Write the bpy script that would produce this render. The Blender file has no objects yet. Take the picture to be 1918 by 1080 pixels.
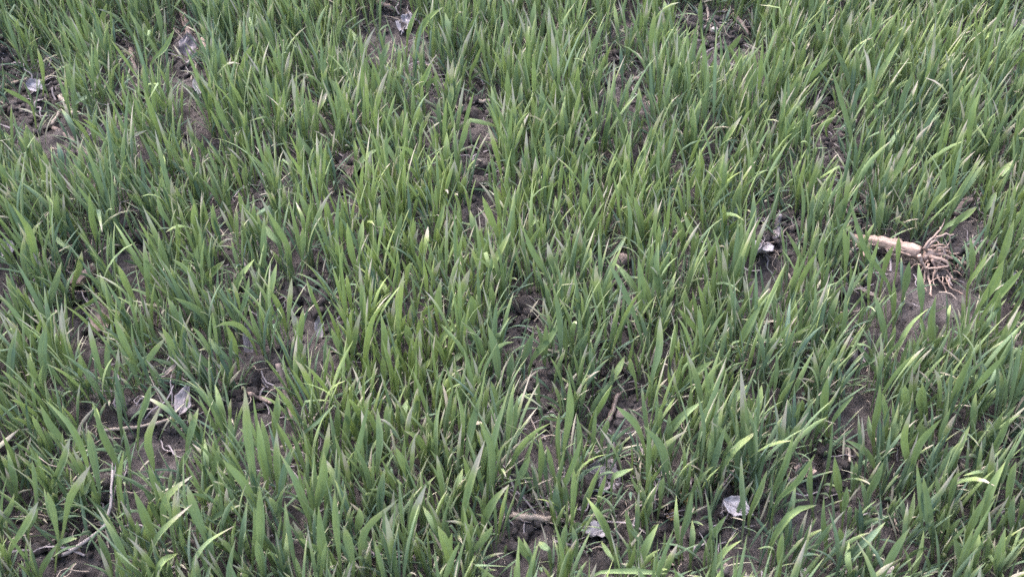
import bpy, math, random
import numpy as np

SC = bpy.context.scene
COL = SC.collection
random.seed(11)
RNG = np.random.default_rng(11)

# ------------------------------------------------------------------ camera
CAM_H, PITCH, HFOV = 1.20, math.radians(44.0), math.radians(48.0)
cam_data = bpy.data.cameras.new('camera')
cam = bpy.data.objects.new('camera', cam_data)
COL.objects.link(cam)
cam.location = (0, 0, CAM_H)
cam.rotation_euler = (math.pi / 2 - PITCH, 0, 0)
cam_data.sensor_width = 36.0
cam_data.lens = 18.0 / math.tan(HFOV / 2)
cam_data.clip_start = 0.02
cam_data.clip_end = 200.0
cam_data.dof.use_dof = True                # a phone lens: a trace of softness far and near
cam_data.dof.focus_distance = 1.65
cam_data.dof.aperture_fstop = 9.0
SC.camera = cam

# ------------------------------------------------------------------ sky, sun, exposure (thin overcast)
SUN_EL, SUN_AZ = math.radians(56), math.radians(-35)      # high, behind the field and a little left
world = bpy.data.worlds.new('World')
SC.world = world
world.use_nodes = True
wn, wl = world.node_tree.nodes, world.node_tree.links
wn.clear()
w_out = wn.new('ShaderNodeOutputWorld')
w_bg = wn.new('ShaderNodeBackground')
w_hsv = wn.new('ShaderNodeHueSaturation')
w_sky = wn.new('ShaderNodeTexSky')
w_sky.sky_type = 'NISHITA'
w_sky.sun_disc = False
w_sky.sun_elevation = SUN_EL
w_sky.sun_rotation = SUN_AZ
w_sky.air_density = 1.0
w_sky.dust_density = 4.0
w_hsv.inputs['Saturation'].default_value = 0.90
w_bg.inputs['Strength'].default_value = 0.15
wl.new(w_sky.outputs['Color'], w_hsv.inputs['Color'])
wl.new(w_hsv.outputs['Color'], w_bg.inputs['Color'])
wl.new(w_bg.outputs['Background'], w_out.inputs['Surface'])

sun_data = bpy.data.lights.new('sun', 'SUN')
sun_data.energy = 1.1
sun_data.angle = math.radians(65)
sun_data.color = (1.0, 0.975, 0.965)
sun = bpy.data.objects.new('sun', sun_data)
COL.objects.link(sun)
sun.location = (-1, 2, 4)
# a sun lamp shines along its local -Z
sun.rotation_euler = (-(math.pi / 2 - SUN_EL), 0, -SUN_AZ)

SC.view_settings.view_transform = 'Standard'
SC.view_settings.look = 'None'
SC.view_settings.exposure = 2.38
SC.view_settings.gamma = 1.0
SC.view_settings.use_curve_mapping = False
SC.cycles.use_denoising = False
SC.cycles.filter_width = 1.5
SC.cycles.max_bounces = 8
SC.cycles.diffuse_bounces = 5
SC.cycles.transmission_bounces = 4

# ------------------------------------------------------------------ picture <-> place
TANH = math.tan(HFOV / 2)
FWD = np.array([0, math.cos(PITCH), -math.sin(PITCH)])
UP = np.array([0, math.sin(PITCH), math.cos(PITCH)])
RIGHT = np.array([1.0, 0, 0])
EYE = np.array([0, 0, CAM_H])

def ray(px, py):
    return RIGHT * ((px - 959) / 959 * TANH) + UP * (-(py - 540) / 959 * TANH) + FWD

def on_level(px, py, z=0.0):
    d = ray(px, py)
    return EYE + d * ((z - CAM_H) / d[2])

def on_depth(px, py, y):
    d = ray(px, py)
    return EYE + d * (y / d[1])

def to_px(P):
    Q = np.asarray(P) - EYE
    f = Q @ FWD
    return np.stack([959 + (Q @ RIGHT) / f / TANH * 959, 540 - (Q @ UP) / f / TANH * 959], -1)

def mm_px(px, py):
    """metres per photo pixel on the ground there (across the view)"""
    d = ray(px, py)
    return TANH / 959 * (CAM_H / -d[2])

# ------------------------------------------------------------------ noise
def _hash(ix, iy, seed):
    h = (ix.astype(np.int64) * 374761393 + iy.astype(np.int64) * 668265263 + seed * 974634713) & 0xffffffff
    h = ((h ^ (h >> 13)) * 1274126177) & 0xffffffff
    return ((h ^ (h >> 16)) & 0xffffff) / float(0x1000000)

def vnoise(x, y, seed):
    ix, iy = np.floor(x), np.floor(y)
    fx, fy = x - ix, y - iy
    fx, fy = fx * fx * (3 - 2 * fx), fy * fy * (3 - 2 * fy)
    a, b = _hash(ix, iy, seed), _hash(ix + 1, iy, seed)
    c, d = _hash(ix, iy + 1, seed), _hash(ix + 1, iy + 1, seed)
    return (a + (b - a) * fx) * (1 - fy) + (c + (d - c) * fx) * fy

def worley(x, y, seed):
    ix, iy = np.floor(x), np.floor(y)
    best = np.full(x.shape, 9.0)
    hb = np.zeros(x.shape)
    for dx in (-1, 0, 1):
        for dy in (-1, 0, 1):
            cx, cy = ix + dx, iy + dy
            qx = cx + _hash(cx, cy, seed); qy = cy + _hash(cx, cy, seed + 1)
            d = (x - qx) ** 2 + (y - qy) ** 2
            m = d < best
            best = np.where(m, d, best)
            hb = np.where(m, _hash(cx, cy, seed + 2), hb)
    return best, hb

def soil_z(x, y):
    x, y = np.asarray(x, float), np.asarray(y, float)
    wx = x + 0.012 * (vnoise(x * 30, y * 30, 71) - .5); wy = y + 0.012 * (vnoise(x * 30, y * 30, 72) - .5)
    z = 0.030 * (vnoise(x * 6, y * 6, 1) - .5) + 0.016 * (vnoise(x * 15, y * 15, 2) - .5)
    d, h = worley(wx * 26, wy * 26, 10)
    z = z + np.clip(1 - d * 2.2, 0, 1) ** .6 * 0.020 * h
    d, h = worley(wx * 62, wy * 62, 20)
    z = z + np.clip(1 - d * 2.2, 0, 1) ** .6 * 0.009 * h
    d, h = worley(wx * 140, wy * 140, 30)
    z = z + np.clip(1 - d * 2.0, 0, 1) ** .7 * 0.0045 * h
    d, h = worley(wx * 270, wy * 270, 40)
    z = z + np.clip(1 - d * 2.0, 0, 1) ** .7 * 0.0022 * h
    z = z + 0.0025 * (vnoise(x * 260, y * 260, 3) - .5)
    return z - 0.012

def sz(x, y):
    return float(soil_z(np.array([x]), np.array([y]))[0])

# ------------------------------------------------------------------ materials
def new_mat(name):
    m = bpy.data.materials.new(name)
    m.use_nodes = True
    m.node_tree.nodes.clear()
    return m, m.node_tree.nodes, m.node_tree.links

def mixrgb(N, L, fac, a, b):
    n = N.new('ShaderNodeMix'); n.data_type = 'RGBA'
    for sock, v in ((n.inputs[0], fac), (n.inputs[6], a), (n.inputs[7], b)):
        if hasattr(v, 'links'):
            L.new(v, sock)
        elif isinstance(v, (tuple, list)):
            sock.default_value = (*v[:3], 1)
        else:
            sock.default_value = v
    return n.outputs[2]

def mrange(N, L, v, a, b, c=0.0, d=1.0, smooth=True):
    n = N.new('ShaderNodeMapRange')
    n.interpolation_type = 'SMOOTHSTEP' if smooth else 'LINEAR'
    L.new(v, n.inputs[0])
    for k, q in zip((1, 2, 3, 4), (a, b, c, d)):
        if hasattr(q, 'links'):
            L.new(q, n.inputs[k])
        else:
            n.inputs[k].default_value = q
    return n.outputs[0]

def noise(N, L, scale, detail=4, rough=.6, vec=None):
    n = N.new('ShaderNodeTexNoise')
    n.inputs['Scale'].default_value = scale
    n.inputs['Detail'].default_value = detail
    n.inputs['Roughness'].default_value = rough
    if vec is not None:
        L.new(vec, n.inputs['Vector'])
    return n.outputs['Fac']

def math_n(N, L, op, a, b=None):
    n = N.new('ShaderNodeMath'); n.operation = op
    for i, v in enumerate((a, b)):
        if v is None: continue
        if hasattr(v, 'links'): L.new(v, n.inputs[i])
        else: n.inputs[i].default_value = v
    return n.outputs[0]

def leaf_material():
    m, N, L = new_mat('wheat_leaf')
    out = N.new('ShaderNodeOutputMaterial')
    at = N.new('ShaderNodeAttribute'); at.attribute_name = 'leafdata'      # tint, dryness of tip, random
    sp = N.new('ShaderNodeSeparateColor'); L.new(at.outputs['Color'], sp.inputs[0])
    tint, dry, rnd = sp.outputs[0], sp.outputs[1], sp.outputs[2]
    uv = N.new('ShaderNodeUVMap')
    sx = N.new('ShaderNodeSeparateXYZ'); L.new(uv.outputs[0], sx.inputs[0])
    u, v = sx.outputs[0], sx.outputs[1]
    geo = N.new('ShaderNodeNewGeometry')
    pos = geo.outputs['Position']
    big = noise(N, L, 40, 3, .6, pos)
    # streaks that run along the veins
    cmb = N.new('ShaderNodeCombineXYZ')
    L.new(math_n(N, L, 'MULTIPLY', u, 5.5), cmb.inputs[0])
    L.new(math_n(N, L, 'MULTIPLY', v, 2.2), cmb.inputs[1])
    L.new(math_n(N, L, 'MULTIPLY', rnd, 57.0), cmb.inputs[2])
    streak = noise(N, L, 1.0, 3, .6, cmb.outputs[0])
    c = mixrgb(N, L, tint, (0.056, 0.104, 0.094), (0.235, 0.305, 0.072))
    c = mixrgb(N, L, mrange(N, L, streak, .32, .70, 0, .55), c, (0.160, 0.225, 0.130))
    c = mixrgb(N, L, mrange(N, L, big, .35, .75, 0, .35), c, (0.048, 0.088, 0.052))
    # midrib a little paler
    mid = mrange(N, L, math_n(N, L, 'ABSOLUTE', math_n(N, L, 'SUBTRACT', u, .5)), 0.0, 0.10, .50, 0.0)
    c = mixrgb(N, L, mid, c, (0.20, 0.27, 0.12))
    # pale sheath at the foot
    c = mixrgb(N, L, mrange(N, L, v, 0.02, 0.24, .55, 0.0), c, (0.20, 0.235, 0.12))
    # yellowing then withered, bleached tip
    start = math_n(N, L, 'SUBTRACT', 1.0, math_n(N, L, 'MULTIPLY', dry, 0.44))
    vj = math_n(N, L, 'ADD', v, math_n(N, L, 'MULTIPLY', math_n(N, L, 'SUBTRACT', streak, .5), .16))
    yel = mrange(N, L, vj, math_n(N, L, 'SUBTRACT', start, .14), math_n(N, L, 'ADD', start, .06), 0, .55)
    c = mixrgb(N, L, yel, c, (0.30, 0.33, 0.12))
    wit = mrange(N, L, vj, start, math_n(N, L, 'ADD', start, .14), 0, .92)
    c = mixrgb(N, L, wit, c, mixrgb(N, L, rnd, (0.40, 0.335, 0.285), (0.34, 0.32, 0.25)))
    # rust flecks
    fl = noise(N, L, 420, 2, .5, pos)
    c = mixrgb(N, L, mrange(N, L, fl, .70, .76, 0, .5), c, (0.26, 0.24, 0.12))
    pr = N.new('ShaderNodeBsdfPrincipled')
    L.new(c, pr.inputs['Base Color'])
    L.new(mrange(N, L, streak, .2, .8, .50, .68), pr.inputs['Roughness'])
    pr.inputs['Specular IOR Level'].default_value = 0.34
    pr.inputs['Sheen Weight'].default_value = .13          # waxy bloom of young wheat
    pr.inputs['Sheen Roughness'].default_value = .45
    bp = N.new('ShaderNodeBump'); bp.inputs['Strength'].default_value = .25
    bp.inputs['Distance'].default_value = .0006
    ribs = N.new('ShaderNodeMath'); ribs.operation = 'SINE'
    L.new(math_n(N, L, 'MULTIPLY', u, 70.0), ribs.inputs[0])
    L.new(math_n(N, L, 'ADD', ribs.outputs[0], math_n(N, L, 'MULTIPLY', streak, 3.0)), bp.inputs['Height'])
    L.new(bp.outputs[0], pr.inputs['Normal'])
    tr = N.new('ShaderNodeBsdfTranslucent')
    L.new(mixrgb(N, L, .5, c, (0.20, 0.28, 0.08)), tr.inputs['Color'])
    mx = N.new('ShaderNodeMixShader'); mx.inputs[0].default_value = .19
    L.new(pr.outputs[0], mx.inputs[1]); L.new(tr.outputs[0], mx.inputs[2])
    L.new(mx.outputs[0], out.inputs['Surface'])
    return m

def soil_material():
    m, N, L = new_mat('dry_loam')
    out = N.new('ShaderNodeOutputMaterial')
    geo = N.new('ShaderNodeNewGeometry'); pos = geo.outputs['Position']
    a, b, f = noise(N, L, 9, 5, .6, pos), noise(N, L, 85, 5, .65, pos), noise(N, L, 520, 4, .7, pos)
    c = mixrgb(N, L, mrange(N, L, a, .3, .7), (0.050, 0.041, 0.042), (0.088, 0.075, 0.077))
    c = mixrgb(N, L, mrange(N, L, b, .35, .7, 0, .8), c, (0.142, 0.123, 0.125))
    c = mixrgb(N, L, mrange(N, L, f, .5, .75, 0, .6), c, (0.034, 0.027, 0.029))
    pr = N.new('ShaderNodeBsdfPrincipled')
    L.new(c, pr.inputs['Base Color'])
    pr.inputs['Roughness'].default_value = .95
    pr.inputs['Specular IOR Level'].default_value = .15
    bp = N.new('ShaderNodeBump'); bp.inputs['Strength'].default_value = 1.0; bp.inputs['Distance'].default_value = .005
    L.new(math_n(N, L, 'ADD', f, b), bp.inputs['Height']); L.new(bp.outputs[0], pr.inputs['Normal'])
    L.new(pr.outputs[0], out.inputs['Surface'])
    return m

def dry_material(name, pale, dark, streaky=60.0, rough=.8, transl=0.0):
    """withered plant matter: pale ground, darker streaks along the generated long axis"""
    m, N, L = new_mat(name)
    out = N.new('ShaderNodeOutputMaterial')
    uv = N.new('ShaderNodeUVMap')
    mp = N.new('ShaderNodeMapping'); mp.inputs['Scale'].default_value = (streaky * .25, 2.5, 1)
    L.new(uv.outputs[0], mp.inputs['Vector'])
    s = noise(N, L, 1.0, 4, .65, mp.outputs[0])
    geo = N.new('ShaderNodeNewGeometry')
    b = noise(N, L, 160, 4, .6, geo.outputs['Position'])
    c = mixrgb(N, L, mrange(N, L, s, .38, .68), pale, dark)
    c = mixrgb(N, L, mrange(N, L, b, .5, .75, 0, .5), c, tuple(q * .55 for q in dark))
    pr = N.new('ShaderNodeBsdfPrincipled')
    L.new(c, pr.inputs['Base Color'])
    pr.inputs['Roughness'].default_value = rough
    pr.inputs['Specular IOR Level'].default_value = .25
    bp = N.new('ShaderNodeBump'); bp.inputs['Strength'].default_value = .5; bp.inputs['Distance'].default_value = .0015
    L.new(math_n(N, L, 'ADD', s, b), bp.inputs['Height']); L.new(bp.outputs[0], pr.inputs['Normal'])
    if transl:
        tr = N.new('ShaderNodeBsdfTranslucent'); L.new(c, tr.inputs['Color'])
        mx = N.new('ShaderNodeMixShader'); mx.inputs[0].default_value = transl
        L.new(pr.outputs[0], mx.inputs[1]); L.new(tr.outputs[0], mx.inputs[2])
        L.new(mx.outputs[0], out.inputs['Surface'])
    else:
        L.new(pr.outputs[0], out.inputs['Surface'])
    return m

M_LEAF = leaf_material()
M_SOIL = soil_material()
M_WHITE = dry_material('bleached_leaf', (0.40, 0.37, 0.41), (0.20, 0.18, 0.20), 40, .85, .15)
M_GREY = dry_material('grey_dead_leaf', (0.31, 0.27, 0.295), (0.17, 0.145, 0.158), 40, .8, .1)
M_PINK = dry_material('pinkish_dead_leaf', (0.33, 0.25, 0.225), (0.19, 0.14, 0.125), 40, .8, .1)
M_BROWN = dry_material('brown_stalk', (0.20, 0.152, 0.142), (0.11, 0.082, 0.078), 70, .85)
M_STRAW = dry_material('pale_straw', (0.36, 0.295, 0.26), (0.20, 0.16, 0.14), 70, .7)
M_CORN = dry_material('corn_stalk_rind', (0.37, 0.27, 0.235), (0.13, 0.085, 0.07), 80, .75)
M_PALE = dry_material('weathered_corn_leaf', (0.34, 0.295, 0.30), (0.17, 0.145, 0.15), 60, .85)
M_ROOT = dry_material('corn_root', (0.42, 0.305, 0.262), (0.21, 0.142, 0.12), 50, .8)
M_ORANGE = dry_material('orange_dead_leaf', (0.33, 0.215, 0.12), (0.24, 0.15, 0.08), 40, .7, .15)
M_STONE = dry_material('pale_pebble', (0.42, 0.36, 0.36), (0.28, 0.23, 0.23), 10, .8)
M_TAN = dry_material('tan_stone', (0.25, 0.195, 0.185), (0.16, 0.125, 0.12), 10, .9)

# ------------------------------------------------------------------ object helpers
def make_obj(name, V, F, mat, parent=None, uv=None, loc=None, smooth=True):
    me = bpy.data.meshes.new(name)
    me.from_pydata([tuple(map(float, v)) for v in V], [], [tuple(map(int, f)) for f in F])
    me.materials.append(mat)
    if smooth:
        me.polygons.foreach_set('use_smooth', [True] * len(me.polygons))
    if uv is not None:
        lay = me.uv_layers.new(name='UVMap')
        idx = np.empty(len(me.loops), np.int32); me.loops.foreach_get('vertex_index', idx)
        lay.data.foreach_set('uv', np.asarray(uv, np.float32)[idx].ravel())
    o = bpy.data.objects.new(name, me)
    COL.objects.link(o)
    if parent is not None: o.parent = parent
    if loc is not None: o.location = tuple(map(float, loc))
    return o

def empty(name, loc):
    o = bpy.data.objects.new(name, None)
    o.empty_display_size = .02
    COL.objects.link(o)
    o.location = tuple(map(float, loc))
    return o

def tag(o, label=None, cat=None, group=None, kind=None):
    if label: o['label'] = label
    if cat: o['category'] = cat
    if group: o['group'] = group
    if kind: o['kind'] = kind
    return o

def unit(v):
    v = np.asarray(v, float)
    return v / np.maximum(np.linalg.norm(v, axis=-1, keepdims=True), 1e-9)

def tube(path, radii, sides=8, cap=True, ridge=0.0, seed=0, flat=1.0):
    """lofted tube: verts, faces, uv (u round, v along)"""
    P = np.asarray(path, float); n = len(P)
    T = unit(np.gradient(P, axis=0))
    ref = np.array([0, 0, 1.0]) if abs(T[0][2]) < .85 else np.array([1.0, 0, 0])
    V, UV, F = [], [], []
    r_ = np.random.default_rng(seed)
    jag = 1 + ridge * r_.normal(size=sides)
    a = unit(np.cross(ref, T[0]))
    for i in range(n):
        a = unit(a - T[i] * np.dot(a, T[i])); b = np.cross(T[i], a)
        for k in range(sides):
            th = 2 * math.pi * k / sides
            rr = radii[i] * jag[k] * (1 + ridge * .4 * r_.normal())
            V.append(P[i] + a * math.cos(th) * rr + b * math.sin(th) * rr * flat)
            UV.append((abs(2 * k / sides - 1), i / (n - 1)))
    for i in range(n - 1):
        for k in range(sides):
            k2 = (k + 1) % sides
            F.append((i * sides + k, i * sides + k2, (i + 1) * sides + k2, (i + 1) * sides + k))
    if cap:
        F.append(tuple(range(sides))[::-1]); F.append(tuple((n - 1) * sides + k for k in range(sides)))
    return V, F, UV

def spline(pts, n):
    """Catmull-Rom through the points, n samples spaced by length"""
    P = np.asarray(pts, float)
    if len(P) == 2:
        return P[0] + (P[1] - P[0]) * np.linspace(0, 1, n)[:, None]
    Q = np.vstack([2 * P[0] - P[1], P, 2 * P[-1] - P[-2]])
    out = []
    for i in range(1, len(Q) - 2):
        t = np.linspace(0, 1, 12, endpoint=False)[:, None]
        a, b, c, d = Q[i - 1], Q[i], Q[i + 1], Q[i + 2]
        out.append(.5 * (2 * b + (c - a) * t + (2 * a - 5 * b + 4 * c - d) * t ** 2 + (3 * b - a - 3 * c + d) * t ** 3))
    D = np.vstack(out + [P[-1:]])
    s = np.r_[0, np.cumsum(np.linalg.norm(np.diff(D, axis=0), axis=1))]
    q = np.linspace(0, s[-1], n)
    return np.stack([np.interp(q, s, D[:, k]) for k in range(3)], -1)

# ------------------------------------------------------------------ soil sheet: fine where the photograph looks, coarse out to the horizon
def axis(lo, hi, step, far):
    core = np.arange(lo, hi + step, step)
    out, g = [], step
    x = core[-1]
    while x < far:
        g *= 1.35; x += g; out.append(x)
    left, g, x = [], step, core[0]
    while x > -far:
        g *= 1.35; x -= g; left.append(x)
    return np.array(left[::-1] + list(core) + out)

def build_soil():
    X, Y = axis(-1.15, 1.15, .0045, 60), axis(.62, 2.35, .0045, 60)
    gx, gy = np.meshgrid(X, Y)
    gz = soil_z(gx.ravel(), gy.ravel())
    edge = np.clip((np.maximum(np.abs(gx), np.abs(gy - 1.5)).ravel() - 3) / 3, 0, 1)
    gz = gz * (1 - edge)
    V = np.stack([gx.ravel(), gy.ravel(), gz], -1)
    nx, ny = len(X), len(Y)
    i = (np.arange(ny - 1)[:, None] * nx + np.arange(nx - 1)).ravel()
    Q = np.stack([i, i + 1, i + nx + 1, i + nx], -1)
    o = mesh_np('ground', V, Q, M_SOIL)
    tag(o, 'crumbly grey brown field soil under the wheat', kind='structure')

def mesh_np(name, V, Q, mat, uv=None, attr=None, smooth=True):
    """a mesh of quads (or triangles) from numpy arrays"""
    me = bpy.data.meshes.new(name)
    k = Q.shape[1]
    me.vertices.add(len(V)); me.vertices.foreach_set('co', V.astype(np.float32).ravel())
    me.loops.add(Q.size); me.loops.foreach_set('vertex_index', Q.astype(np.int32).ravel())
    me.polygons.add(len(Q)); me.polygons.foreach_set('loop_start', np.arange(0, Q.size, k, dtype=np.int32))
    if uv is not None:
        me.uv_layers.new(name='UVMap').data.foreach_set('uv', uv.astype(np.float32)[Q.ravel()].ravel())
    if attr is not None:
        me.attributes.new('leafdata', 'FLOAT_COLOR', 'POINT').data.foreach_set('color', attr.astype(np.float32).ravel())
    me.update(calc_edges=True)
    if smooth:
        me.polygons.foreach_set('use_smooth', np.ones(len(Q), bool))
    me.materials.append(mat)
    o = bpy.data.objects.new(name, me)
    COL.objects.link(o)
    return o

build_soil()

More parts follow.
